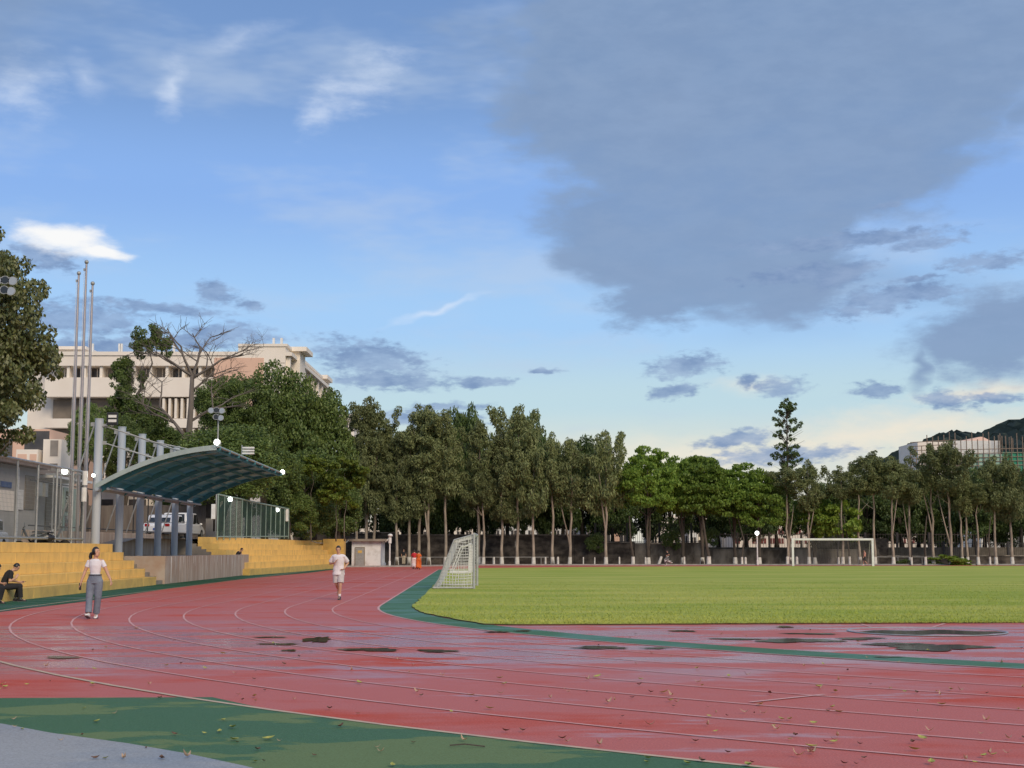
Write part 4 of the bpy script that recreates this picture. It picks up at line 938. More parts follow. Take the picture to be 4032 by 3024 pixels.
# --- pale gum trees along the far end: (trunk x, top y, half width px, base y, low edge of crown y, lean, forks, label)
gums = [(1403, 1712, 62, 1980, 0, 0, 'thin gum tree whose trunk rises behind the hut roof'),
 (1439, 1556, 92, 1960, .0, 1, 'tall forked gum tree straight above the hut, highest of the left pair'),
 (1470, 1580, 85, 1985, .01, 0, 'tall gum tree right of the forked one above the hut'),
 (1562, 1700, 66, 1995, .0, 0, 'slender gum tree just right of the unlit lamp post'),
 (1611, 1668, 70, 2010, .0, 0, 'gum tree rising behind the person in the red top'),
 (1648, 1588, 88, 1990, .02, 0, 'thick crooked gum tree right of the pair of walkers'),
 (1688, 1588, 92, 1990, .0, 1, 'double stemmed gum tree left of the near goal net'),
 (1754, 1628, 84, 1930, -.005, 0, 'gum tree rising behind the slanting net of the near goal'),
 (1884, 1650, 74, 1980, .0, 0, 'dark stemmed gum tree right after the near goal post'),
 (1903, 1830, 52, 1985, .0, 0, 'short gum tree right beside the near goal post'),
 (1976, 1690, 74, 1985, .0, 0, 'gum tree left of the tallest bare trunk at centre'),
 (2036, 1590, 100, 1880, .01, 1, 'tallest central gum with long bare white forked trunk'),
 (2101, 1720, 78, 1975, -.005, 0, 'gum tree with one pale sidewards limb right of the tallest central gum'),
 (2176, 1696, 66, 1960, .0, 0, 'narrow gum tree with straight trunk and yellowish crown'),
 (2243, 1724, 90, 1985, .03, 1, 'gum tree leaning right with a long bent limb'),
 (2386, 1690, 84, 1950, .004, 1, 'double trunked gum tree just left of the bright green dome tree'),
 (3102, 1838, 84, 1945, .003, 1, 'forked gum tree behind left post of the far goal'),
 (3186, 1812, 74, 1960, .01, 1, 'first gum tree seen through the far goal from its left post'),
 (3319, 1835, 60, 1945, .0, 0, 'gum tree in the middle of the far goal behind the lime tree'),
 (3387, 1812, 76, 1930, -.004, 1, 'forked gum tree beside the walker behind the goal'),
 (3446, 1778, 86, 1950, .0, 0, 'gum tree just behind right post of the far goal'),
 (3519, 1798, 76, 1950, -.003, 1, 'first gum tree right of the far goal'),
 (3586, 1806, 70, 1945, .004, 1, 'gum tree with a V forked trunk in front of the scaffolding'),
 (3677, 1752, 76, 1930, .0, 1, 'gum tree with bare straight trunk below the unfinished building'),
 (3746, 1738, 104, 1900, .0, 2, 'large three limbed gum tree below the white construction top'),
 (3790, 1880, 56, 1990, -.02, 0, 'small leaning gum tree with a wide white foot'),
 (3812, 1835, 60, 1995, -.01, 0, 'slender gum tree right of the leaning small one'),
 (3853, 1905, 52, 1990, .0, 0, 'thinnest gum tree near the right edge'),
 (3923, 1800, 80, 2000, -.01, 0, 'gum tree second from the right edge'),
 (3987, 1790, 84, 2005, -.015, 0, 'gum tree nearest the right edge')]
for i, (x, yt, hw, yl, lean, fk, lab) in enumerate(gums):
    Y = 151.9+(i % 3)*.45; yl += (0, 55, -20, 75, 15, 40, -35)[i % 7]*(1 if x < 2450 else .5); hw *= 1. if x < 2450 else .84; c = at(x, 2225, Y); h = at(x, yt-(8 if x > 2450 else 0), Y).z; zl = at(x, yl, Y).z; hw_m = at(x+hw, 2000, Y).x-c.x
    tree('gum_tree', lab, (c.x, Y, .01), h*.96, gum_me[i % 5] if h-zl > 9.2 else gum_lo[i % 4], (hw_m/2.2, (h-zl)/(12.6 if h-zl > 9.2 else 7.4)), zl-.2, .115+h*.0042, M['trunk'], lean, fk, .86, 'pale trunked gum trees along the far end', fork_z=.22+.1*(i % 2), limbs=2)
# --- bright broad trees
broad = [(2553, 1763, 112, 2005, 152.6, 'rounded bright green tree right of the last tall gum'),
 (2690, 1800, 100, 2020, 154.5, 'bright green tree left of the largest dome, slightly behind'), (2765, 1790, 120, 2030, 153.4, 'largest bright green dome tree left of the lamp globe'),
 (2895, 1828, 118, 2040, 154.2, 'broad green tree crowning above the globe lamp post'), (2990, 1850, 96, 2075, 153.2, 'low wide green tree just right of the globe lamp post'),
 (3210, 1935, 66, 2070, 154.4, 'low layered green tree behind top left of the far goal')]
for i, (x, yt, hw, yl, Y, lab) in enumerate(broad):
    c = at(x, 2225, Y); h = at(x, yt, Y).z; zl = at(x, yl, Y).z; w = at(x+hw, 2000, Y).x-c.x; H_ = h-zl
    tree('broadleaf_tree', lab, (c.x, Y, .01), h*.82, broad_me[i % 3], (w/4.5, H_/7.0), zl+H_*.33, .20, M['darktrunk'], 0, 3, .8, 'broad green trees along the far end', fork_z=.2, limbs=9)
c = at(3300, 2225, 153.); tree('young_tree', 'small lime green tree above the crossbar of the far goal', (c.x, 153., .01), 5.2, lime_me, (1.15, 1.25), 4.0, .09, M['greytrunk'], .03, 1, .8, limbs=5)
# tall sparse tree
def sparse():
    rs = np.random.RandomState(5); cl = []
    for i in range(150):
        z = rs.uniform(0, 9.); R = 2.15*math.sin(PI*(.22+.68*z/9.2))**.8*rs.uniform(.6, 1.1); a_ = rs.rand()*2*PI; r = R*rs.uniform(.25, 1.)
        cl.append((r*math.cos(a_), r*math.sin(a_), z, rs.uniform(.15, .32)))
    cl.append((0, 0, 9.2, .3)); return clumps(cl, 7000, rs, .30, .10, .0, .8), cl
sv, scl = sparse(); sm_ = leafobj('sparse_crown', sv, M['broad_dark'])
c = at(3111, 2225, 154.); t = tree('tall_sparse_tree', 'tall thin dark tree standing high above the others left of goal', (c.x, 154., .01), 17.2, sm_, (1, 1), 8.6, .2, M['darktrunk'], 0, 0, .8, limbs=0)
m = MB()
for q in scl: m.tube([(c.x, 154, 8.6+max(0, q[2]-.9)), (c.x+q[0]*.95, 154+q[1]*.95, 8.6+q[2])], [.03, .012], 4)
m.build('branches', M['darktrunk'], t)
# --- dark trees of the second row
dark = [(1340, 1850, 100, 166), (1500, 1690, 95, 168), (1585, 1730, 90, 172), (1726, 1640, 96, 166), (1822, 1606, 92, 165), (1868, 1650, 88, 171), (1940, 1725, 90, 168), (2062, 1622, 96, 166), (2143, 1716, 84, 170), (2216, 1760, 86, 166),
 (2292, 1722, 88, 168), (2338, 1770, 90, 173), (2412, 1800, 90, 166), (2480, 1850, 100, 170), (2640, 1850, 100, 168), (2830, 1870, 110, 170), (2940, 1880, 100, 166), (3060, 1880, 100, 170), (3255, 1870, 90, 168), (3330, 1845, 92, 172),
 (3416, 1835, 90, 167), (3484, 1822, 90, 172), (3552, 1830, 88, 168), (3620, 1842, 90, 172), (3700, 1850, 96, 168), (3838, 1800, 100, 164), (3880, 1792, 96, 168), (3950, 1800, 90, 170), (4025, 1800, 96, 163), (4110, 1800, 110, 168), (1660, 1760, 90, 163), (1780, 1760, 90, 164), (2000, 1760, 90, 163), (1560, 1850, 80, 163)]
for i, (x, yt, hw, Y) in enumerate(dark):
    c = at(x, 2200, Y); h = at(x, yt, Y).z-1.9; w = at(x+hw, 2000, Y).x-c.x; cz = max(.9, h*.13)
    H_ = h-cz
    if x > 3150: h -= 1.3; H_ -= 1.3
    tree('dark_tree', 'dark back row tree behind the wall, '+('left of the tallest central gum' if x < 2030 else 'right of the tallest central gum' if x < 2550 else 'behind the bright green trees' if x < 3090 else 'behind the far goal and gums at right'),
         (c.x, Y, 1.9), h*.85, (bdark_me[i % 3] if x < 3150 or i % 3 else ficus_me[i % 4]), (w/4.6, H_/8.6), cz+H_*.38, .24, M['darktrunk'], 0, 2, 0, ['back row left of the tallest gum', 'back row right of the tallest gum', 'back row behind the bright trees', 'back row at right'][0 if x < 2030 else 1 if x < 2550 else 2 if x < 3090 else 3], fork_z=.25, limbs=5)
# --- trees beside and behind the stand
left = [(1235, 1500, 175, 2060, 138, 'ficus_tree', 'large dark tree at the right end of the left group beside the gums'),
 (1110, 1425, 165, 2000, 135, 'ficus_tree', 'tall dark tree crowning right below the roof corner of the school'), (975, 1455, 165, 1900, 132, 'ficus_tree', 'dark tree in front of the salmon wall panel'),
 (1195, 1745, 150, 2110, 124, 'ficus_tree', 'dense tree hanging over the far bleacher beside the green fence'), (1330, 1830, 100, 2120, 134, 'ficus_tree', 'dark tree whose branches reach over the gap beside the hut'),
 (1040, 1700, 150, 2060, 116, 'ficus_tree', 'dark tree directly behind the front edge of the canopy'), (870, 1655, 140, 1960, 112, 'ficus_tree', 'layered dark tree behind the top edge of the canopy'),
 (760, 1760, 120, 1990, 108, 'ficus_tree', 'tree behind the middle columns of the canopy'), (620, 1660, 120, 1900, 112, 'ficus_tree', 'tree behind the third column top'),
 (480, 1640, 95, 1900, 104, 'ficus_tree', 'tree behind the two nearest column tops'), (325, 1575, 85, 1830, 88, 'ficus_tree', 'dark tree behind the three flagpoles'),
 (850, 1465, 110, 1700, 128, 'ficus_tree', 'tree behind the bare branches before the school wall'), (560, 1610, 90, 1760, 124, 'ficus_tree', 'thin crowned tree in front of the lower school windows'), (1130, 1905, 120, 2130, 118, 'ficus_tree', 'low bushy tree behind the green fence'),
 (700, 1830, 110, 2080, 104, 'ficus_tree', 'low dark tree seen under the canopy roof')]
for i, (x, yt, hw, yl, Y, nm_, lab) in enumerate(left):
    g0 = 2.3; c = at(x, 2150, Y); h = at(x, yt, Y).z-g0; zl = max(.6, at(x, yl, Y).z-g0); w = at(x+hw, 2000, Y).x-c.x; H_ = h-zl
    tree(nm_, lab, (c.x, Y, g0), h*.8, ficus_me[i % 4], (w/5.0, H_/11.3), zl+H_*.43, .3, M['darktrunk'], 0, 3, 0, 'dense trees behind the stand', fork_z=.2, limbs=8)
limeold = lime_me.copy(); limeold.materials.clear(); limeold.materials.append(leafmat('yellowish shoots', (.09, .14, .02), (.20, .25, .04), .5, .3, .3))
# yellow green tufts in front of the big group
for x, y, s, lab in ((1360, 1885, .8, 'yellow green bush of leaves hanging beside the gum above the hut'), (1325, 1960, .7, 'lower yellow green bush above the end of the bleacher'), (1230, 1850, .55, 'yellow green leafy shoot over the far bleacher'), (870, 1870, .8, 'light green young tree just above the canopy roof')):
    Y = 118 if x > 1000 else 100; c = at(x, y, Y); tree('young_tree', lab, (c.x, Y, 2.3), c.z-2.3+.5, lime_me if x < 1000 else limeold, (s, s), c.z-2.3, .05, M['greytrunk'], limbs=2)
# two thin high crowns and their leaning stems, the bare tree
def stem_tree(name, label, base, pts_px, Y, r, tufts, tm):
    c = at(*base, Y); t = thing(name, label, 'tree', (c.x, Y, 2.3)); m = MB()
    for line, rr in pts_px:
        P_ = [at(x, y, Y+rnd.uniform(-.3, .3)) for x, y in line]; m.tube(P_, [rr*(1-.6*i/(len(P_)-1)) for i in range(len(P_))], 6)
    m.build('trunk', tm, t, smooth=True)
    for x, y, s in tufts:
        q = at(x, y, Y); o = bpy.data.objects.new('crown', small_me); COL.objects.link(o); o.parent = t; o.location = (q.x-c.x, rnd.uniform(-.5, .5), q.z-2.3-.3); o.scale = (s, s, s*1.15); o.rotation_euler = (0, 0, rnd.random()*6)
    return t
stem_tree('tufted_tree', 'thin leaning tree with separate green tufts high before the school', (410, 2100), [([(410, 2110), (430, 1800), (470, 1660), (520, 1590), (555, 1530), (560, 1440)], .22), ([(470, 1660), (450, 1600), (470, 1540)], .1), ([(555, 1530), (600, 1430), (590, 1390)], .09)], 110., .2,
          [(490, 1450, .62), (520, 1490, .55), (470, 1500, .60), (505, 1550, .5), (590, 1330, .68), (625, 1360, .60), (565, 1370, .55), (655, 1355, .4), (480, 1610, .8), (540, 1620, .8), (430, 1660, .7), (590, 1660, .75)], M['greytrunk'])
c = at(738, 2100, 106.); t = thing('bare_tree', 'leafless grey tree with fanning branches before the school building', 'tree', (c.x, 106, 2.3)); m = MB(); tw = MB()
def grow(p, d, L_, r, lev, m):
    p = Vector(p); pts = [p]; d = Vector(d).normalized()
    for i in range(4): d = (d+Vector((rnd.uniform(-.16, .16), rnd.uniform(-.16, .16), rnd.uniform(-.06, .10)))).normalized(); pts.append(pts[-1]+d*L_/4)
    (m if lev < 2 else tw).tube(pts, [r*(1-.45*i/4) for i in range(5)], 6 if lev < 2 else 4)
    if lev >= 5: return
    for k in range(3 if lev < 4 else 5):
        q = pts[rnd.choice((2, 3, 4))]; s = rnd.choice((-1, 1)); nd = (d+Vector((s*rnd.uniform(.5, 1.1), rnd.uniform(-.6, .6), rnd.uniform(-.35, .35)))); grow(q, nd, L_*rnd.uniform(.58, .8), r*.52, lev+1, m)
pT = [at(738, 2110, 106), at(736, 1900, 106), at(742, 1740, 106), at(752, 1600, 106), at(757, 1480, 106)]
m.tube(pT, [.34, .29, .25, .2, .16], 8)
grow(at(742, 1740, 106), (-.75, 0, .9), 3.6, .14, 1, m); grow(at(757, 1480, 106), (-.35, 0, 1), 2.4, .12, 2, m); grow(at(757, 1480, 106), (.3, .2, 1), 2.4, .12, 2, m); grow(at(757, 1490, 106), (1, 0, .45), 2.6, .12, 1, m)
grow(at(748, 1660, 106), (1, 0, .55), 2.6, .12, 2, m); grow(at(757, 1480, 106), (-1, -.2, .5), 2.6, .12, 2, m); grow(at(755, 1540, 106), (.9, .2, .6), 2.3, .10, 1, m)
m.build('trunk', M['greytrunk'], t, smooth=True); tw.build('twigs', M['greytrunk'], t, kind='stuff')
# dark forked trunks under the canopy edge
c = at(862, 2085, 100.); t = thing('forked_trunk_tree', 'dark forked tree trunk seen between canopy and green fence', 'tree', (c.x, 100, 2.3)); m = MB()
m.tube([at(862, 2090, 100), at(858, 2040, 100), at(845, 1975, 100), at(835, 1900, 100)], [.42, .34, .26, .2], 8); m.tube([at(864, 2060, 100), at(880, 2010, 100), at(905, 1950, 100), at(915, 1880, 100)], [.34, .28, .22, .18], 8); m.build('trunk', M['darktrunk'], t, smooth=True)
o = bpy.data.objects.new('crown', ficus_me[1]); COL.objects.link(o); o.parent = t; o.location = (.3, 0, 4.9); o.scale = (.75, .75, .5)
# big leafed tree at the left edge
rs = np.random.RandomState(99); cl = []
for i in range(330):
    a_ = rs.rand()*2*PI; ph = math.asin(rs.uniform(-.95, 1)); rr = rs.uniform(.62, 1.0)*(1+.10*math.sin(3*a_+2*ph*3))
    cl.append((3.1*rr*math.cos(ph)*math.cos(a_), 3.1*rr*math.cos(ph)*math.sin(a_), 4.5*rr*math.sin(ph), rs.uniform(.28, .58)))
v_ = clumps(cl, 62000, rs, .18, .10, .62, .9)
bl_me = leafobj('large_leaf_crown', v_, M['olive']); c = at(-150, 1400, 49.)
t = thing('large_leaved_tree', 'big dark tree with drooping olive leaves at the left edge', 'tree', (c.x, 49, 1.35))
o = bpy.data.objects.new('crown', bl_me); COL.objects.link(o); o.parent = t; o.location = (0, 0, c.z-1.35+.35); o.scale = (1, 1, .90)
m = MB(); m.tube([(c.x, 49, 1.3), (c.x+.1, 49, 4), (c.x, 49.1, 7), (c.x, 49, 10.5)], [.3, .25, .2, .06], 10)
for k in range(14): a_ = k*.9; limb(m, (c.x, 49, 4+.4*k), (math.cos(a_), math.sin(a_), .4), 2.4, .09, 5)
m.build('trunk', M['darktrunk'], t, smooth=True)

# --- white painted stumps and posts along the kerb, some with dark stems
stumps = [(2148, 7, 0, 0), (2197, 9, 0, 0), (2297, 5, 0, 0), (2342, 5, .02, 0), (2439, 7, 0, 0), (2493, 14, 0, 1), (2542, 7, 0, 0), (2604, 11, .33, 0), (2695, 8, .03, 0), (2791, 17, 0, 1), (2922, 9, 0, 1), (2936, 9, 0, 0), (3101, 12, 0, 0), (3138, 11, 0, 0), (3303, 8, 0, 0), (3346, 9, 0, 1), (3590, 8, 0, 1), (3645, 11, .02, 1), (1945, 8, 0, 0), (3899, 8, 0, 1)]
wh = ['thin white painted post right of the gum with the bent limb', 'wide white post left of the narrow straight gum', 'small white post after the leaning gum', 'thin slanted pale post left of the double trunked gum', 'white post just right of the double trunked gum', 'pair of white trunk feet under the rounded bright tree', 'white post right of that pair of feet',
      'white post leaning steeply left of the runner', 'white post right of the runner', 'widest square white block along the kerb', 'left one of two touching white posts near the lamp', 'right one of two touching white posts near the lamp', 'white post left of the far goal', 'white post just inside left post of far goal',
      'white post left of centre in the far goal', 'white post right of centre in the far goal', 'white foot of a dark stem right of far goal', 'rounded white stump beside the green shrub', 'pale post hidden behind near gum left of the tall central one', 'white foot of a dark stem near right edge']
for (x, w, ln, dk), lab in zip(stumps, wh):
    Y = 151.5; c = at(x, 2225, Y); w_ = w*.5/37*1.0; h = .86+rnd.uniform(-.04, .06)
    if dk:
        t = thing('painted_trunk', lab, 'tree trunk', (c.x, Y, .01)); m = MB().tube([(c.x, Y, .01), (c.x, Y, h)], [w_*1.12, w_], 10); m.build('painted_foot', M['whitewash'], t)
        MB().tube([(c.x, Y, h), (c.x+rnd.uniform(-.3, .3), Y, 2.6), (c.x+rnd.uniform(-.6, .6), Y+.4, 5.2)], [w_*.8, w_*.55, w_*.4], 7).build('stem', M['darktrunk'], t)
    else:
        m = MB().tube([(c.x-ln*h, Y, .01), (c.x, Y, h*.9), (c.x+ln*.1, Y, h)], [w_*1.05, w_*.95, w_*.6], 10); o = m.build('white_post', M['whitewash'], None, org=(c.x, Y, .01)); tag(o, lab, 'post', 'white painted posts along the far kerb')
# shrubs
def shrub(label, x, y, Y, s, sz):
    c = at(x, y, Y); o = bpy.data.objects.new('shrub', lime_me if s > .9 else small_me); COL.objects.link(o); o.location = (c.x, Y, .35*sz); o.scale = (s, s, sz); tag(o, label, 'shrub')
shrub('large green shrub at the foot of the three limbed gum', 3735, 2215, 152.2, .95, .42); shrub('small green shrub left of the V forked gum foot', 3562, 2220, 152.5, .6, .3)
shrub('green climber on the wall left of double trunked gum', 2345, 2130, 157.6, .7, .7); bpy.context.view_layer.update()
for x, y, s, lab in ((2350, 2135, .8, 'green climber hanging on the wall left of the double trunked gum'), (2650, 2120, .85, 'green bush hanging over the wall above the runner'), (2802, 2110, .75, 'green bush hanging over the wall left of the lamp post')):
    c = at(x, y, 157.8); o = bpy.data.objects.new('wall_bush', small_me); COL.objects.link(o); o.location = (c.x, 157.8, c.z-.4); o.scale = (s, .6*s, s); tag(o, lab, 'bush')
for o in list(bpy.data.objects):
    if o.name.startswith('shrub') and o.get('label', '').startswith('green climber'): bpy.data.objects.remove(o)

# ================================================================ goals
M['net_w'] = mat('white net cord', (.60, .60, .60), None, .8)
M['alu'] = mat('weathered aluminium frame', (.46, .47, .47), (.34, .35, .35), .45, 5., metal=.2)
def side_goal(name, label, near, width, Hh, D, topd, fm, r, cell, cord):
    """goal whose mouth faces +x; near = ground foot of the nearer post; depth towards -x"""
    t = thing(name, label, 'goal', (near[0], near[1], .035)); X, Y, z0 = near[0], near[1], .04
    A = lambda y, x, z: (X+x, Y+y, z0+z)
    for y in (0, width):
        MB().tube([A(y, 0, 0), A(y, 0, Hh)], r, 12).build('post', fm, t)
        MB().tube([A(y, 0, Hh-.02), A(y, -topd, Hh*.89)], r*.55, 8).build('top_stay', fm, t)
        MB().tube([A(y, -topd, Hh*.89), A(y, -D*.86, Hh*.18), A(y, -D, .03)], r*.55, 8).build('back_stay', fm, t)
        MB().tube([A(y, 0, .04), A(y, -D, .04)], r*.75, 8).build('base_bar', fm, t)
    MB().tube([A(-r, 0, Hh), A(width+r, 0, Hh)], r, 12).build('crossbar', fm, t)
    MB().tube([A(0, -D, .04), A(width, -D, .04)], r*.75, 8).build('base_bar', fm, t)
    MB().tube([A(0, -topd, Hh*.89), A(width, -topd, Hh*.89)], r*.5, 8).build('rear_bar', fm, t)
    if not cell: return t
    prof_ = [(0, Hh), (-topd, Hh*.89), (-D*.86, Hh*.18), (-D, .05)]
    def back_x(z):
        if z >= Hh*.89: return -topd*(Hh-z)/(Hh*.11)
        if z >= Hh*.18: u = (Hh*.89-z)/(Hh*.71); return -topd-(D*.86-topd)*u
        u = (Hh*.18-z)/(Hh*.18); return -D*.86-D*.14*u
    m = MB()
    for y in (0, width):
        z = .08
        while z < Hh:
            xb = back_x(z); k = 7; m.tube([A(y+.03*math.sin(7*z+i), xb*i/k, z-.05*math.sin(PI*i/k)+rnd.uniform(-.015, .015)) for i in range(k+1)], cord, 3, False); z += cell
        x = -cell
        while x > -D:
            zt = Hh-.01 if False else next((z_ for z_ in [Hh-.02*q for q in range(int(Hh/.02))] if back_x(z_) <= x), 0)
            m.tube([A(y+.03*math.sin(5*x+i), x+rnd.uniform(-.02, .02), zt*(1-i/6)) for i in range(7)], cord, 3, False); x -= cell
    # back and roof sheet
    L_ = []; 
    for (a_, b_) in zip(prof_, prof_[1:]):
        n = max(1, int(math.dist(a_, b_)/cell)); L_ += [(a_[0]+(b_[0]-a_[0])*i/n, a_[1]+(b_[1]-a_[1])*i/n) for i in range(n)]
    for x, z in L_: m.tube([A(width*i/12, x+.07*math.sin(PI*i/12), z-.06*abs(math.sin(2*PI*i/12))) for i in range(13)], cord, 3, False)
    y = 0
    while y < width: m.tube([A(y, x+.07*math.sin(PI*y/width), z-.06*abs(math.sin(2*PI*y/width))) for x, z in L_[::2]+[prof_[-1]]], cord, 3, False); y += cell
    m.build('net', M['net_w'], t, kind='stuff'); return t
g1 = G(1866, 2322); side_goal('portable_goal', 'grey framed portable goal with white net standing sideways beside the track', (g1.x, g1.y), 5.2, 2.17, 1.62, .80, M['alu'], .055, .12, .011)
g2 = G(1849, 2258); side_goal('portable_goal', 'smaller white portable goal standing behind the grey netted one', (g2.x, g2.y), 4.8, 1.95, 1.35, .62, M['white'], .07, 0, .01)
fg1, fg2 = at(3123, 2229.5, 140.5), at(3438, 2229.5, 140.5); zt = at(3123, 2128, 140.5).z
t = thing('far_goal', 'white full size football goal at the far end of the pitch', 'goal', ((fg1.x+fg2.x)/2, 140.5, .03))
for x in (fg1.x, fg2.x): MB().box(x-.11, x+.11, 140.44, 140.6, .03, zt).build('post', M['white'], t, bevel=.02)
MB().box(fg1.x-.11, fg2.x+.11, 140.44, 140.62, zt+.002, zt+.20).build('crossbar', M['white'], t, bevel=.02)
for x in (fg1.x, fg2.x): MB().tube([(x, 140.6, zt), (x, 141.4, zt-.1), (x, 142.6, .05)], .04, 6).build('net_stay', M['alu'], t)
m = MB()
M['net_d'] = mat('thin grey net cord', (.20, .20, .20), None, .8)
k = 0
while k*.16 < fg2.x-fg1.x: x = fg1.x+k*.16; m.tube([(x, 140.62, zt), (x, 141.4, zt-.12), (x, 142.6, .05)], .006, 3, False); k += 1
for k in range(22): u = k/22; m.tube([(fg1.x, 141.4+1.2*u, (zt-.12)*(1-u)+.05), (fg2.x, 141.4+1.2*u, (zt-.12)*(1-u)+.05)], .006, 3, False)
m.build('net', M['net_d'], t, kind='stuff')

# ================================================================ people
def remesh(mb, name, m, parent, vox, sm=2, label=None):
    o = mb.build(name+'_raw', m, parent, smooth=True)
    md = o.modifiers.new('r', 'REMESH'); md.mode = 'VOXEL'; md.voxel_size = vox; md.use_smooth_shade = True
    if sm: ms = o.modifiers.new('s', 'SMOOTH'); ms.iterations = sm; ms.factor = .5
    bpy.context.view_layer.update(); dg = bpy.context.evaluated_depsgraph_get(); me = bpy.data.meshes.new_from_object(o.evaluated_get(dg)); me.materials.clear(); me.materials.append(m)
    o.modifiers.clear(); old = o.data; o.data = me; o.name = name; me.name = name; bpy.data.meshes.remove(old)
    if label: o['label'] = label
    return o
def V(*a_): return Vector(a_)
BASE = dict(pel=V(0, 0, .93), wai=V(0, 0, 1.08), che=V(0, 0, 1.28), shc=V(0, 0, 1.40), nek=V(0, .005, 1.46), hed=V(0, .02, 1.585), look=V(0, 1, 0), up=V(0, 0, 1), side=V(1, 0, 0), sside=V(1, 0, 0),
    sr=V(.160, 0, 1.365), sl=V(-.160, 0, 1.365), er=V(.235, -.02, 1.12), el=V(-.235, -.02, 1.12), wr=V(.245, .06, .88), wl=V(-.245, .06, .88), hdr=V(0, .1, -1), hdl=V(0, .1, -1),
    hr=V(.09, 0, .90), hl=V(-.09, 0, .90), kr=V(.10, .02, .50), kl=V(-.10, .02, .50), ar=V(.10, -.02, .09), al=V(-.10, -.02, .09), tr=V(0, 1, -.05), tl=V(0, 1, -.05))
def person(label, loc, yaw, s, pose, top=None, sleeve=.5, bottom=None, leg_to='ankle', hair=True, pony=False, shoe=None, vox=.013, female=False, loose=1.0, topcov=None, bottom_loose=1.0, sock=None, hem=0., skin='skin', shirt_mark=None, beltm=None):
    J = dict(BASE); J.update(pose); t = thing('person', label, 'person', loc, rz=0)
    c_, s_ = math.cos(yaw)*s, math.sin(yaw)*s; O = Vector(loc)
    def T(x, y, z): return (O.x+c_*x-s_*y, O.y+s_*x+c_*y, O.z+z*s)
    def new(): return MB(T)
    def cap(m, p, q, r1, r2, n=10):
        d = (q-p); Ln = d.length; d = d.normalized(); ref = V(0, 1, 0) if abs(d.y) < .8 else V(1, 0, 0); u = (ref-d*ref.dot(d)).normalized(); w = d.cross(u); R = []
        for k in (-1, -.7, 0): R.append((p+d*k*r1, u*r1*math.sqrt(max(.02, 1-k*k)), w*r1*math.sqrt(max(.02, 1-k*k))))
        R.append((p.lerp(q, .35), u*(r1+(r2-r1)*.25), w*(r1+(r2-r1)*.25)))
        for k in (0, .7, 1): R.append((q+d*k*r2, u*r2*math.sqrt(max(.02, 1-k*k)), w*r2*math.sqrt(max(.02, 1-k*k))))
        m.loft(R, n)
    sd, ss = J['side'].normalized(), J['sside'].normalized()
    def fwd(a_, b_, s0): d = (b_-a_).normalized(); return (-(s0.cross(d))).normalized()*1
    f0 = fwd(J['pel'], J['che'], sd); f1 = fwd(J['che'], J['shc'], ss)
    wr_, hp_, ch_ = (.115, .165, .148) if female else (.138, .158, .168)
    def torso(m, g=0., lo=0., fl=1.0, bottom_z=None):
        dn = (J['pel']-J['wai']).normalized()
        R = []
        if lo: R.append((J['pel']+dn*lo, sd*(hp_+g)*fl, f0*(.112+g)*fl))
        R += [(J['pel']+dn*.06 if not lo else J['pel'], sd*(hp_*.9+g)*(fl if lo else 1), f0*(.10+g)), (J['pel'], sd*(hp_+g), f0*(.112+g)), (J['wai'], sd*(wr_+g), f0*(.092+g)), (J['che'], ss*(ch_+g), f1*(.112+g)), (J['shc']+(J['che']-J['shc'])*.15, ss*(ch_+.01+g), f1*(.095+g)), (J['shc']+(J['nek']-J['shc'])*.45, ss*(.085+g), f1*(.06+g))]
        if lo: R.pop(2)
        m.loft(R, 16)
    b = new(); torso(b)
    cap(b, J['shc'], J['nek'], .062, .052); cap(b, J['nek'], J['hed']-J['up']*.04, .052, .05)
    for k in 'rl':
        cap(b, J['s'+k], J['e'+k], .05, .038); cap(b, J['e'+k], J['w'+k], .039, .026); cap(b, J['shc'].lerp(J['s'+k], .5), J['s'+k], .055, .052)
        cap(b, J['h'+k], J['k'+k], .085, .055); cap(b, J['k'+k], J['a'+k], .056, .034)
        calf = J['k'+k].lerp(J['a'+k], .3); cap(b, calf, J['k'+k].lerp(J['a'+k], .5), .053, .046)
        # hand: palm, four fingers, thumb
        hd = J['hd'+k].normalized(); w = J['w'+k]; x_ = V(1, 0, 0) if k == 'r' else V(-1, 0, 0); pn = hd.cross(V(0, 1, 0)) if abs(hd.y) < .8 else hd.cross(V(0, 0, 1)); pn = pn.normalized(); ax = hd.cross(pn).normalized()
        b.loft([(w, ax*.026, pn*.018), (w+hd*.045, ax*.038, pn*.017), (w+hd*.09, ax*.040, pn*.014)], 8)
        for i in range(4):
            o_ = ax*(-.030+.02*i); ln = (.06, .075, .07, .055)[i]; p = w+hd*.085+o_; q = p+hd*ln*.55+pn*.01; cap(b, p, q, .0095, .009, 6); cap(b, q, q+hd*ln*.45+pn*.022, .009, .0075, 6)
        p = w+hd*.03+ax*.033; q = p+ax*.03+hd*.03; cap(b, p, q, .012, .010, 6); cap(b, q, q+hd*.03, .010, .008, 6)
        toe = J['t'+k].normalized(); cap(b, J['a'+k]-toe*.03-V(0, 0, .03), J['a'+k]+toe*.13-V(0, 0, .05), .036, .03)
    # head
    up = J['up'].normalized(); lk = J['look'].normalized(); lk = (lk-up*lk.dot(up)).normalized(); rt = lk.cross(up).normalized(); Hd = J['hed']
    def hp(a_, b_, c__): return Hd+rt*a_+lk*b_+up*c__
    Mx = Matrix((rt, lk, up)).transposed()
    b.ball(Hd+up*.015, .074, .092, .105, 14, 10, Mx); b.ball(hp(0, .022, -.055), .055, .062, .062, 12, 8, Mx)
    b.loft([(hp(0, .085, .02), rt*.009, up*.012), (hp(0, .108, -.012), rt*.014, up*.012), (hp(0, .085, -.028), rt*.012, up*.006)], 8)
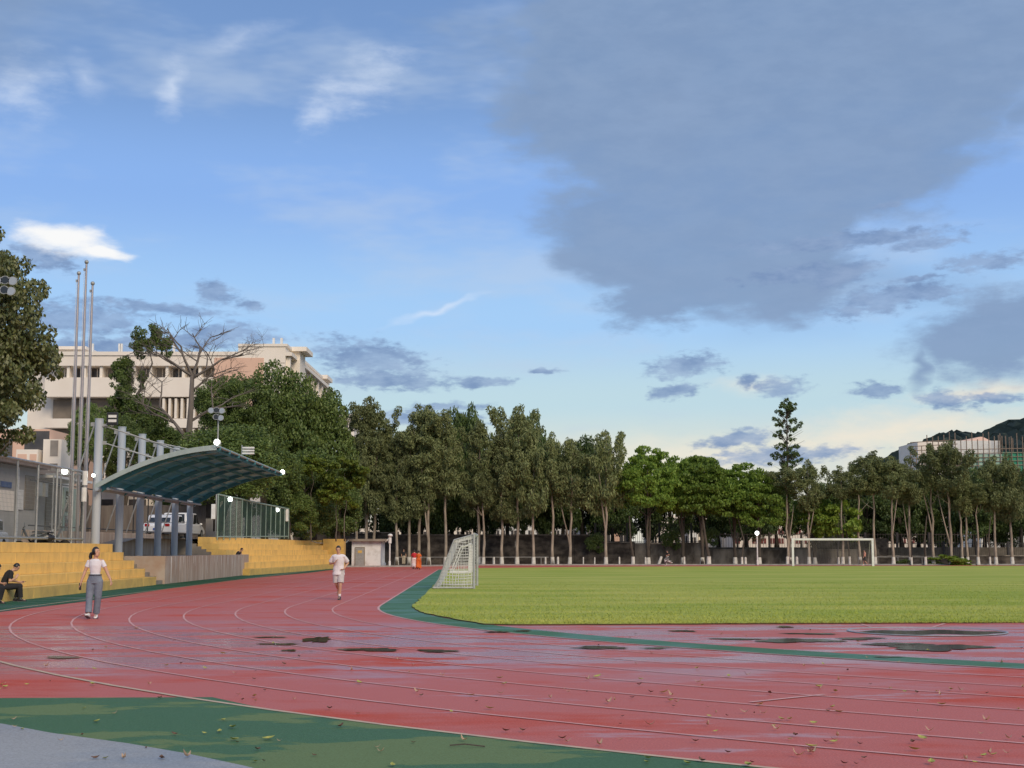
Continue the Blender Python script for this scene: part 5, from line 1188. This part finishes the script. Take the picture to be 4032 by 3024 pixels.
    for q in (-1, 1): b.ball(hp(q*.070, .005, -.018), .008, .014, .022, 8, 6, Mx)
    remesh(b, 'body', M[skin], t, vox, 2)
    for q in (-1, 1): new().ball(hp(q*.030, .082, .012), .011, .008, .006, 8, 6, Mx).build('eye', M['dark'], t); new().ball(hp(q*.031, .083, .032), .019, .006, .004, 8, 5, Mx).build('eyebrow', M['hair'], t)
    new().ball(hp(0, .085, -.058), .021, .007, .006, 8, 5, Mx).build('mouth', M['lips'], t)
    if hair:
        m = new(); n_, m__ = 22, 14; vs = []; keep = {}; 
        for i in range(m__+1):
            th_ = PI*(.72 if female else .56)*i/m__
            for j in range(n_):
                ph_ = 2*PI*j/n_; d = Vector((math.sin(th_)*math.cos(ph_), math.sin(th_)*math.sin(ph_), math.cos(th_))); face = d.y > .45 and d.z < .52
                sc_ = .90 if face else 1.12; vs.append(Hd+up*.018+(Mx @ Vector((.074*d.x*sc_, .092*d.y*sc_-.004, .108*d.z*sc_))))
        m.add(vs, [(i*n_+j, (i+1)*n_+j, (i+1)*n_+(j+1) % n_, i*n_+(j+1) % n_) for i in range(m__) for j in range(n_)]+[tuple(m__*n_+j for j in range(n_))])
        if pony:
            p0 = hp(-.0, -.09, .01); pts = [p0, p0+(-lk*.05-up*.02), p0+(-lk*.075-up*.09), p0+(-lk*.07-up*.18), p0+(-lk*.05-up*.25)]
            m.tube(pts, [.026, .042, .046, .036, .01], 8)
        remesh(m, 'hair', M['hair'], t, max(.008, vox*.8), 1)
    if top:
        m = new(); torso(m, .018*loose, .04+hem, 1.0+.06*loose)
        for k in 'rl':
            sh = J['s'+k]; e_ = J['e'+k]; cap(m, J['shc'].lerp(sh, .5), sh, .052+.008*loose, .050+.007*loose)
            if sleeve <= 1: q = sh.lerp(e_, sleeve); d = (e_-sh).normalized()
            else: q = e_; d = (e_-sh).normalized()
            u = (V(0, 1, 0)-d*d.y).normalized(); w = d.cross(u); g_ = .056+.015*loose
            m.loft([(sh-d*.02, u*.052, w*.052), (sh.lerp(q, .5), u*g_*.93, w*g_*.93), (q, u*g_*.98, w*g_*.98)], 12)
            if sleeve > 1: cap(m, e_, J['w'+k].lerp(e_, .1), .052, .042)
        remesh(m, 'shirt', top, t, vox, 2)
        cap_m = new()
    if bottom:
        m = new(); g_ = .014*bottom_loose; dn = (J['pel']-J['wai']).normalized(); wz = J['pel'].lerp(J['wai'], .62)
        m.loft([(wz, sd*((wr_+hp_)/2+.012), f0*.112), (J['pel'], sd*(hp_+g_), f0*(.118+g_)), (J['pel']+dn*.09, sd*(hp_+g_)*.95, f0*(.11+g_))], 16)
        for k in 'rl':
            h_, kn, an = J['h'+k], J['k'+k], J['a'+k]
            if leg_to == 'ankle': cap(m, h_, kn, .098+g_, .070+g_*1.6, 12); q = kn.lerp(an, .93); d = (an-kn).normalized(); u = (V(0, 1, 0)-d*d.y).normalized(); w = d.cross(u); rr = .060+g_*2.0; m.loft([(kn-d*.02, u*(.068+g_*1.4), w*(.068+g_*1.4)), (kn.lerp(an, .5), u*rr, w*rr), (q, u*rr, w*rr)], 12)
            else: q = h_.lerp(kn, .92); d = (kn-h_).normalized(); u = (V(0, 1, 0)-d*d.y).normalized(); w = d.cross(u); m.loft([(h_-d*.03, u*(.10+g_), w*(.10+g_)), (h_.lerp(kn, .5), u*(.095+g_*1.5), w*(.095+g_*1.5)), (q, u*(.092+g_*2), w*(.092+g_*2))], 12)
        remesh(m, 'trousers' if leg_to == 'ankle' else 'shorts', bottom, t, vox, 2)
    if beltm: m = new(); wz = J['pel'].lerp(J['wai'], .66); m.loft([(wz, sd*((wr_+hp_)/2+.020), f0*.122), (wz+V(0, 0, .03), sd*((wr_+hp_)/2+.016), f0*.118)], 16); m.build('belt', beltm, t)
    if shoe:
        for k in 'rl':
            a_ = J['a'+k]; toe = J['t'+k].normalized(); upv = (V(0, 0, 1)-toe*toe.z).normalized() if abs(toe.z) < .9 else V(0, 1, 0); sx_ = toe.cross(upv).normalized()
            R = [(a_-toe*.085-upv*.045, sx_*.022, upv*.03), (a_-toe*.06-upv*.03, sx_*.036, upv*.052), (a_-upv*.025, sx_*.042, upv*.058), (a_+toe*.08-upv*.05, sx_*.045, upv*.036), (a_+toe*.15-upv*.06, sx_*.042, upv*.024), (a_+toe*.19-upv*.065, sx_*.022, upv*.014)]
            sh = new().loft(R, 10).build('shoe', shoe, t, smooth=True)
            m = new(); m.loft([(a_-toe*.085-upv*.088, sx_*.03, toe*.0), (a_-toe*.085-upv*.078, sx_*.03, toe*.0)], 4) if False else m.hexa([tuple(a_-toe*.09-sx_*.038-upv*.095), tuple(a_-toe*.09+sx_*.038-upv*.095), tuple(a_+toe*.185+sx_*.036-upv*.095), tuple(a_+toe*.185-sx_*.036-upv*.095)], [tuple(a_-toe*.09-sx_*.038-upv*.072), tuple(a_-toe*.09+sx_*.038-upv*.072), tuple(a_+toe*.185+sx_*.036-upv*.072), tuple(a_+toe*.185-sx_*.036-upv*.072)])
            m.build('sole', M['sole'], sh)
            if sock: cap_ = new(); cap(cap_, a_+V(0, 0, .02), a_.lerp(J['k'+k], .22), .040, .042); cap_.build('sock', sock, t, smooth=True)
    return t, T, J
M['lips'] = mat('lips', (.36, .13, .11), None, .5); M['sole'] = mat('shoe sole', (.12, .10, .12), None, .7)
c_tee = mat('white cotton', (.74, .73, .76), (.68, .67, .70), .9, 6., bump=.5, bscale=16.)
c_tee2 = mat('white jersey', (.78, .74, .76), (.70, .66, .68), .9, 5., bump=.6, bscale=12.)
c_jean = mat('grey blue denim', (.20, .24, .30), (.135, .16, .21), .9, 5., bump=.6, bscale=14.)
c_blk = mat('black cloth', (.014, .014, .016), (.022, .022, .026), .9, 6., bump=.4, bscale=14.)
c_short = mat('light grey shorts', (.56, .53, .53), (.48, .45, .45), .9, 6., bump=.5, bscale=14.)
c_red = mat('red cloth', (.52, .03, .045), None, .9); c_org = mat('orange cloth', (.62, .13, .025), None, .9); c_khaki = mat('khaki cloth', (.42, .36, .27), None, .9); c_pale = mat('pale pink skirt', (.74, .60, .58), None, .9)
c_whs = mat('white leather shoe', (.80, .79, .77), None, .5); c_bks = mat('black shoe', (.015, .015, .016), None, .5); c_sock = mat('white sock', (.8, .79, .77), None, .9); c_pat = mat('black and white patterned cloth', (.62, .60, .58), (.03, .03, .03), .9, 9., .46, .54, 2)
M['skin2'] = mat('lit skin', (.62, .40, .29), None, .55)
# walking woman, looking up to her left
w_ = G(369, 2437)
w_t, wT, wJ = person('woman in white T shirt and grey jeans walking and looking up to one side', (w_.x, w_.y, .002), PI, .955, dict(
    look=V(-.80, .30, .20), up=V(.12, -.10, 1), side=V(1, .10, 0), hed=V(-.01, .03, 1.585),
    er=V(.245, .0, 1.13), wr=V(.315, .05, .885), hdr=V(.12, .12, -1), el=V(-.275, -.01, 1.13), wl=V(-.405, .12, .93), hdl=V(-.35, .45, -.75),
    kr=V(.105, .06, .50), ar=V(.085, .16, .125), tr=V(.03, 1, .28), kl=V(-.085, .0, .50), al=V(-.03, -.09, .10), tl=V(-.15, 1, -.05)),
    c_tee, .55, c_jean, 'ankle', True, True, c_whs, .008, True, .15, bottom_loose=.7, beltm=mat('dark waistband', (.05, .06, .09), None, .8))
q = Vector(wT(.33, .07, .80)); ph = MB().box(q.x-.025, q.x+.025, q.y-.012, q.y+.012, q.z-.11, q.z+.05); o = ph.build('phone', M['dark'], None, bevel=.006, org=tuple(q)); tag(o, 'black phone held low by the walking woman', 'phone')
q = wJ['wl']; m = MB(wT); m.loft([(q+V(.012, -.02, .03), V(.030, 0, 0), V(0, .030, 0)), (q+V(.006, -.01, .012), V(.030, 0, 0), V(0, .030, 0))], 10); m.build('wristwatch', M['dark'], w_t)
# jogger
j_ = G(1332, 2362)
j_t, jT, jJ = person('man jogging towards the camera in white shirt and light grey shorts', (j_.x, j_.y, .002), PI-.05, 1.0, dict(
    up=V(.0, .10, 1), hed=V(.01, .05, 1.575), shc=V(0, .03, 1.40), nek=V(0, .035, 1.46), che=V(0, .015, 1.28), sside=V(1, .12, 0),
    sr=V(.172, .02, 1.365), sl=V(-.172, .05, 1.365), er=V(.285, -.06, 1.14), wr=V(.09, .20, 1.17), hdr=V(-.5, .2, .75), el=V(-.275, -.13, 1.16), wl=V(-.185, .06, .985), hdl=V(.55, .8, -.35),
    hr=V(.085, 0, .91), kr=V(.075, -.02, .50), ar=V(.055, -.34, .30), tr=V(.0, .35, -1), hl=V(-.085, 0, .91), kl=V(-.075, .09, .50), al=V(-.045, .03, .10), tl=V(.0, 1, -.06)),
    c_tee2, .78, c_short, 'knee', True, False, c_bks, .009, False, 1.5, hem=.10, bottom_loose=.6, sock=c_sock)
# seated pair at the left edge (facing the track)
SEAT = dict(pel=V(0, 0, .10), wai=V(0, .03, .26), che=V(0, .12, .43), shc=V(0, .20, .535), nek=V(0, .25, .58), hed=V(0, .345, .67), look=V(0, .9, -.65), up=V(0, .45, .9),
    sr=V(.175, .19, .53), sl=V(-.175, .19, .53), er=V(.23, .17, .26), wr=V(.10, .35, .34), hdr=V(-.2, .3, .8), el=V(-.22, .22, .27), wl=V(-.12, .46, .215), hdl=V(.2, 1, .05),
    hr=V(.09, .05, .08), hl=V(-.09, .05, .08), kr=V(.13, .47, .10), kl=V(-.12, .47, .10), ar=V(.12, .50, -.28), al=V(-.11, .38, -.28), tr=V(.1, 1, -.05), tl=V(0, 1, -.05))
p = Vector(ST(-.12, 44.05, .37)); 
s1, sT, sJ = person('man in black sitting on the lowest yellow step looking down at a phone', p, -PI/2+.35, 1., SEAT, c_blk, .75, c_blk, 'ankle', True, False, c_bks, .009, sock=c_sock, bottom_loose=.7)
q = Vector(sT(-.10, .58, .225)); o = MB().box(q.x-.04, q.x+.07, q.y-.03, q.y+.05, q.z, q.z+.012).build('phone', M['dark'], None, bevel=.004, org=tuple(q)); tag(o, 'dark phone held by the seated man in black', 'phone')
p = Vector(ST(-.10, 42.35, .37)); person('person in dark trousers sitting at left edge with only the legs in view', p, -PI/2-.1, 1., SEAT, c_blk, .75, c_blk, 'ankle', True, False, c_bks, .012, sock=c_sock, bottom_loose=.8)
# far figures
WALK = dict(kr=V(.09, .14, .50), ar=V(.09, .12, .10), kl=V(-.09, .02, .50), al=V(-.09, -.26, .14), er=V(.22, -.12, 1.14), wr=V(.24, -.12, .88), el=V(-.22, .08, 1.14), wl=V(-.23, .2, .93))
r_ = G(1631, 2242); person('woman in red top and pale skirt walking away beside one in orange', (r_.x, r_.y, .002), .15, .94, WALK, c_red, .9, c_pale, 'ankle', True, False, M['dark'], .022, True, 1.2, bottom_loose=4.)
r_ = G(1648, 2243); o_t, oT, oJ = person('person in a long orange dress on the track beside the red top', (r_.x, r_.y, .002), .0, .90, WALK, c_org, .9, c_org, 'ankle', True, False, M['dark'], .022, True, 1.5, bottom_loose=4.)
r_ = at(1571, 2229, 146.); person('man in black T shirt and khaki trousers standing among the white trunks', (r_.x, 146.+6.2, .015), PI, .98, {}, c_blk, .6, c_khaki, 'ankle', True, False, M['dark'], .024)
r_ = at(2629, 2226, 149.); person('runner in black top and patterned trousers on the far track', (r_.x, 149., .002), PI/2+.3, .92, dict(WALK, er=V(.24, -.2, 1.2), wr=V(.16, .1, 1.2), el=V(-.24, -.1, 1.18), wl=V(-.15, .2, 1.12), al=V(-.09, -.45, .35), kr=V(.09, .25, .6)), c_blk, .6, c_pat, 'ankle', True, False, c_whs, .022, True, 1.1, bottom_loose=3.)
r_ = at(3406, 2228, 148.); person('person in salmon vest and dark shorts walking behind the far goal', (r_.x, 148., .002), PI/2, .95, WALK, mat('salmon vest', (.66, .30, .22), None, .9), .25, c_blk, 'knee', True, False, c_whs, .022)
p = Vector(ST(-.62, 91.2, .92)); person('person in black with dark hair sitting behind the right end of platform wall', p, -PI/2-.3, 1., SEAT, c_blk, .6, c_blk, 'ankle', True, False, c_bks, .02)

# ================================================================ vehicles on the upper road
M['carwhite'] = mat('white car paint', (.74, .75, .76), None, .25, spec=.6); M['carblack'] = mat('black car paint', (.02, .02, .022), None, .25, spec=.6)
M['tyre'] = mat('tyre rubber', (.02, .02, .02), None, .9); M['tail'] = mat('red tail lamp', (.35, .01, .01), None, .3); M['plate'] = mat('blue number plate', (.03, .07, .30), None, .5)
def car(label, loc, yaw, suv=False, s=1.):
    t = thing('parked_car', label, 'car', loc, 'cars parked on the upper road'); O = Vector(loc); c_, s_ = math.cos(yaw)*s, math.sin(yaw)*s
    T = lambda x, y, z: (O.x+c_*x-s_*y, O.y+s_*x+c_*y, O.z+z*s)
    hR = 1.75 if suv else 1.46; L2 = 2.2; W2 = .88
    body = [(-L2, .35), (-L2-.03, .75), (-L2+.12, .98 if suv else .92), (.95, .95 if not suv else 1.02), (L2-.35, .82), (L2, .62), (L2, .32)]
    m = MB(T); m.prof(body, -W2, W2, 'x'); m.build('body', M['carwhite'], t, bevel=.07)
    cab = [(-L2+(.08 if suv else .35), .95), (-L2+(.30 if suv else .85), hR-.04), (-L2+.55 if suv else -.8, hR), (.25, hR-.02), (1.05, .97)]
    m = MB(T); m.prof(cab, -W2+.08, W2-.08, 'x'); m.build('cabin', M['carwhite'], t, bevel=.06)
    for sx_ in (-1, 1):
        x0 = sx_*(W2-.079); x1 = sx_*(W2-.068)
        for a_, b_ in ((-L2+(.35 if suv else .75), -.62), (-.54, .28), ):
            MB(T).prof([(a_, 1.0), (a_+.12, hR-.12), (b_, hR-.10), (b_, 1.0)], min(x0, x1), max(x0, x1), 'x').build('side_window', M['glass'], t)
        MB(T).prof([(.34, 1.0), (.34, hR-.12), (.95, 1.0)], min(x0, x1), max(x0, x1), 'x').build('side_window', M['glass'], t)
        MB(T).ball((sx_*(W2+.08), .85, 1.02), .10, .06, .08).build('wing_mirror', M['carwhite'], t, smooth=True)
        MB(T).box(sx_*.62-.14, sx_*.62+.14, -L2-.05, -L2-.01, .72, .88).build('tail_light', M['tail'], t); MB(T).box(sx_*.62-.14, sx_*.62+.14, L2-.14, L2+.02, .58, .70).build('headlight', M['glass'], t)
        for y in (-1.32, 1.36):
            w_ = MB(T); n = 18; w_.add([(sx_*(W2-.16) if k == 0 else sx_*(W2+.02), y+.33*math.cos(2*PI*i/n), .33+.33*math.sin(2*PI*i/n)) for k in range(2) for i in range(n)], [tuple(range(n)), tuple(range(n, 2*n))]+[(i, (i+1) % n, n+(i+1) % n, n+i) for i in range(n)]); w_ = w_.build('wheel', M['tyre'], t)
            r_ = MB(T); r_.add([(sx_*(W2+.03), y+.2*math.cos(2*PI*i/n), .33+.2*math.sin(2*PI*i/n)) for i in range(n)], [tuple(range(n))]); r_.build('rim', M['steel'], w_)
    q = cab; MB(T).hexa([(-.66, q[0][0]-.012, 1.0), (.66, q[0][0]-.012, 1.0), (.66, q[0][0]+.03, 1.0), (-.66, q[0][0]+.03, 1.0)], [(-.60, q[1][0]-.04, hR-.1), (.60, q[1][0]-.04, hR-.1), (.60, q[1][0], hR-.1), (-.60, q[1][0], hR-.1)]).build('rear_window', M['glass'], t)
    MB(T).hexa([(-.68, q[4][0]-.03, 1.0), (.68, q[4][0]-.03, 1.0), (.68, q[4][0]+.015, 1.0), (-.68, q[4][0]+.015, 1.0)], [(-.6, q[3][0], hR-.1), (.6, q[3][0], hR-.1), (.6, q[3][0]+.09, hR-.1), (-.6, q[3][0]+.09, hR-.1)]).build('windscreen', M['glass'], t)
    MB(T).box(-.24, .24, -L2-.06, -L2-.035, .5, .62).build('number_plate', M['plate'], t); return t
car('white car behind the left wire fence with only its rear half in view', (-20.9, 55.4, 1.36), PI+.12)
c = at(616, 2095, 86.); car('white hatchback with blue plate seen between middle canopy columns', (c.x+.1, 88.4, 2.28), -.05, False)
c = at(655, 2090, 93.); car('taller white car partly hidden behind the last canopy columns', (c.x+.3, 96.5, 2.3), -.05, True)
def scooter(label, loc, yaw, m1):
    t = thing('motor_scooter', label, 'scooter', loc, 'scooters parked behind the fence'); O = Vector(loc); c_, s_ = math.cos(yaw), math.sin(yaw); T = lambda x, y, z: (O.x+c_*x-s_*y, O.y+s_*x+c_*y, O.z+z)
    for y in (-.62, .62): MB(T).tube([(-.05, y, .25), (.05, y, .25)], .25, 18).build('wheel', M['tyre'], t)
    MB(T).loft([((0, -.75, .62), (.06, 0, 0), (0, 0, .08)), ((0, -.45, .62), (.15, 0, 0), (0, 0, .2)), ((0, 0, .5), (.14, 0, 0), (0, 0, .16)), ((0, .1, .38), (.13, 0, 0), (0, 0, .08))], 10).build('body', m1, t, smooth=True)
    MB(T).loft([((0, .12, .35), (.16, 0, 0), (0, .04, 0)), ((0, .35, .7), (.2, 0, 0), (0, .05, 0)), ((0, .48, .98), (.1, 0, 0), (0, .06, 0))], 10).build('leg_shield', m1, t, smooth=True)
    MB(T).loft([((0, -.7, .82), (.1, 0, 0), (0, 0, .03)), ((0, -.3, .84), (.14, 0, 0), (0, 0, .05)), ((0, 0, .80), (.11, 0, 0), (0, 0, .03))], 10).build('seat', M['dark'], t, smooth=True)
    MB(T).tube([(-.33, .42, 1.06), (-.1, .48, 1.02), (.1, .48, 1.02), (.33, .42, 1.06)], .02, 6).build('handlebar', M['dark'], t); MB(T).tube([(0, .62, .25), (0, .45, 1.0)], .03, 6).build('fork', M['steel'], t)
    for x in (-.25, .25): MB(T).ball((x, .44, 1.2), .06, .02, .04).build('mirror', M['steel'], t); 
    MB(T).tube([(-.28, .44, 1.05), (-.25, .44, 1.17)], .01, 4).build('mirror_stem', M['dark'], t)
c = at(140, 2100, 57.8); scooter('dark motor scooter parked nearest the white car behind the fence', (c.x, 57.8, 1.45), 1.9, M['carblack'])
c = at(195, 2100, 60.); scooter('dark scooter with pale front parked right of the other scooter', (c.x, 60., 1.5), -1.2, mat('grey scooter paint', (.10, .11, .12), None, .3))
c = at(165, 2100, 62.5); scooter('scooter with white rear box behind the other two scooters', (c.x, 62.5, 1.5), -1.6, M['carwhite'])

# ================================================================ fallen leaves
def leafmesh(m, ln, wd, curl, nm_):
    b = MB(); n = 4; vs = []
    for i in range(n+1):
        u = i/n; w = wd*math.sin(PI*min(.98, max(.03, u)))*.5; z = curl*(2*u-1)**2*ln; y = (u-.5)*ln
        vs += [(-w, y, z+w*.5+.004), (0, y, z+.004), (w, y, z+w*.4+.004)]
    b.add(vs, [(3*i+k, 3*i+k+1, 3*i+k+4, 3*i+k+3) for i in range(n) for k in range(2)]); o = b.build(nm_, m); return o
LY = mat('yellow green leaf', (.42, .40, .10), (.30, .33, .08), .6, 30.); LB = mat('brown leaf', (.16, .09, .05), (.10, .05, .035), .7, 30.); LP = mat('pale curled leaf', (.50, .38, .24), (.40, .26, .18), .7, 30.)
pro = [(leafmesh(LY, .10, .055, .18, 'fallen_leaf'), 'yellow green leaf', 'yellow green fallen leaves'), (leafmesh(LB, .07, .045, .3, 'fallen_leaf'), 'small dark brown leaf', 'dark brown fallen leaves'), (leafmesh(LP, .10, .032, .45, 'fallen_leaf'), 'pale curled leaf', 'pale curled fallen leaves')]
used = set(); rl = random.Random(21); K_ = 0
spots = []
while len(spots) < 205:
    x = rl.uniform(-20, 4040); y = 2470+554*rl.random()**.75
    if rl.random() > (.55+.45*x/4032): continue
    spots.append((x, y))
spots += [(885/1.097, 2200+478/1.097), (1097/1.097, 2200+525/1.097), (1010/1.097, 2200+790/1.097), (1785/1.097, 2200+802/1.097), (1100/1.097, 2200+600/1.097), (20/1.097, 2200+560/1.097), (2016+852/1.097, 2200+686/1.097), (2016+520/1.097, 2200+606/1.097), (2016+1300/1.097, 2200+846/1.097), (2016+330/1.097, 2200+527/1.097)]
for x, y in spots:
    q = G(x, y); r = rl.random(); k = 0 if r < .38 else 1 if r < .72 else 2
    o, lb, gp_ = pro[k]
    if k in used: o = o.copy(); COL.objects.link(o)
    used.add(k); s = rl.uniform(.45, 1.15); o.location = (q.x, q.y, .013); o.rotation_euler = (rl.uniform(-.25, .25), rl.uniform(-.25, .25), rl.random()*6.28); o.scale = (s, s, s)
    ongreen = y > 2757 and (x < 560 or y > 2757+(x-560)*.165)
    tag(o, lb+' lying on the '+('green apron in the foreground' if ongreen else 'wet red track lanes'), 'leaf', gp_+(' on the green apron' if ongreen else ' on the red track'))
# twig on the green apron
q = G(2016-2016+1830, 2945); o = MB().tube([(q.x-.12, q.y+.02, .018), (q.x, q.y, .03), (q.x+.16, q.y-.03, .016)], .006, 5).build('twig', M['darktrunk'], None, org=(q.x, q.y, 0)); tag(o, 'thin dark twig lying on the green apron near the cream line', 'twig')
print('objects', len(bpy.data.objects), 'tris', sum(len(m.polygons) for m in bpy.data.meshes))
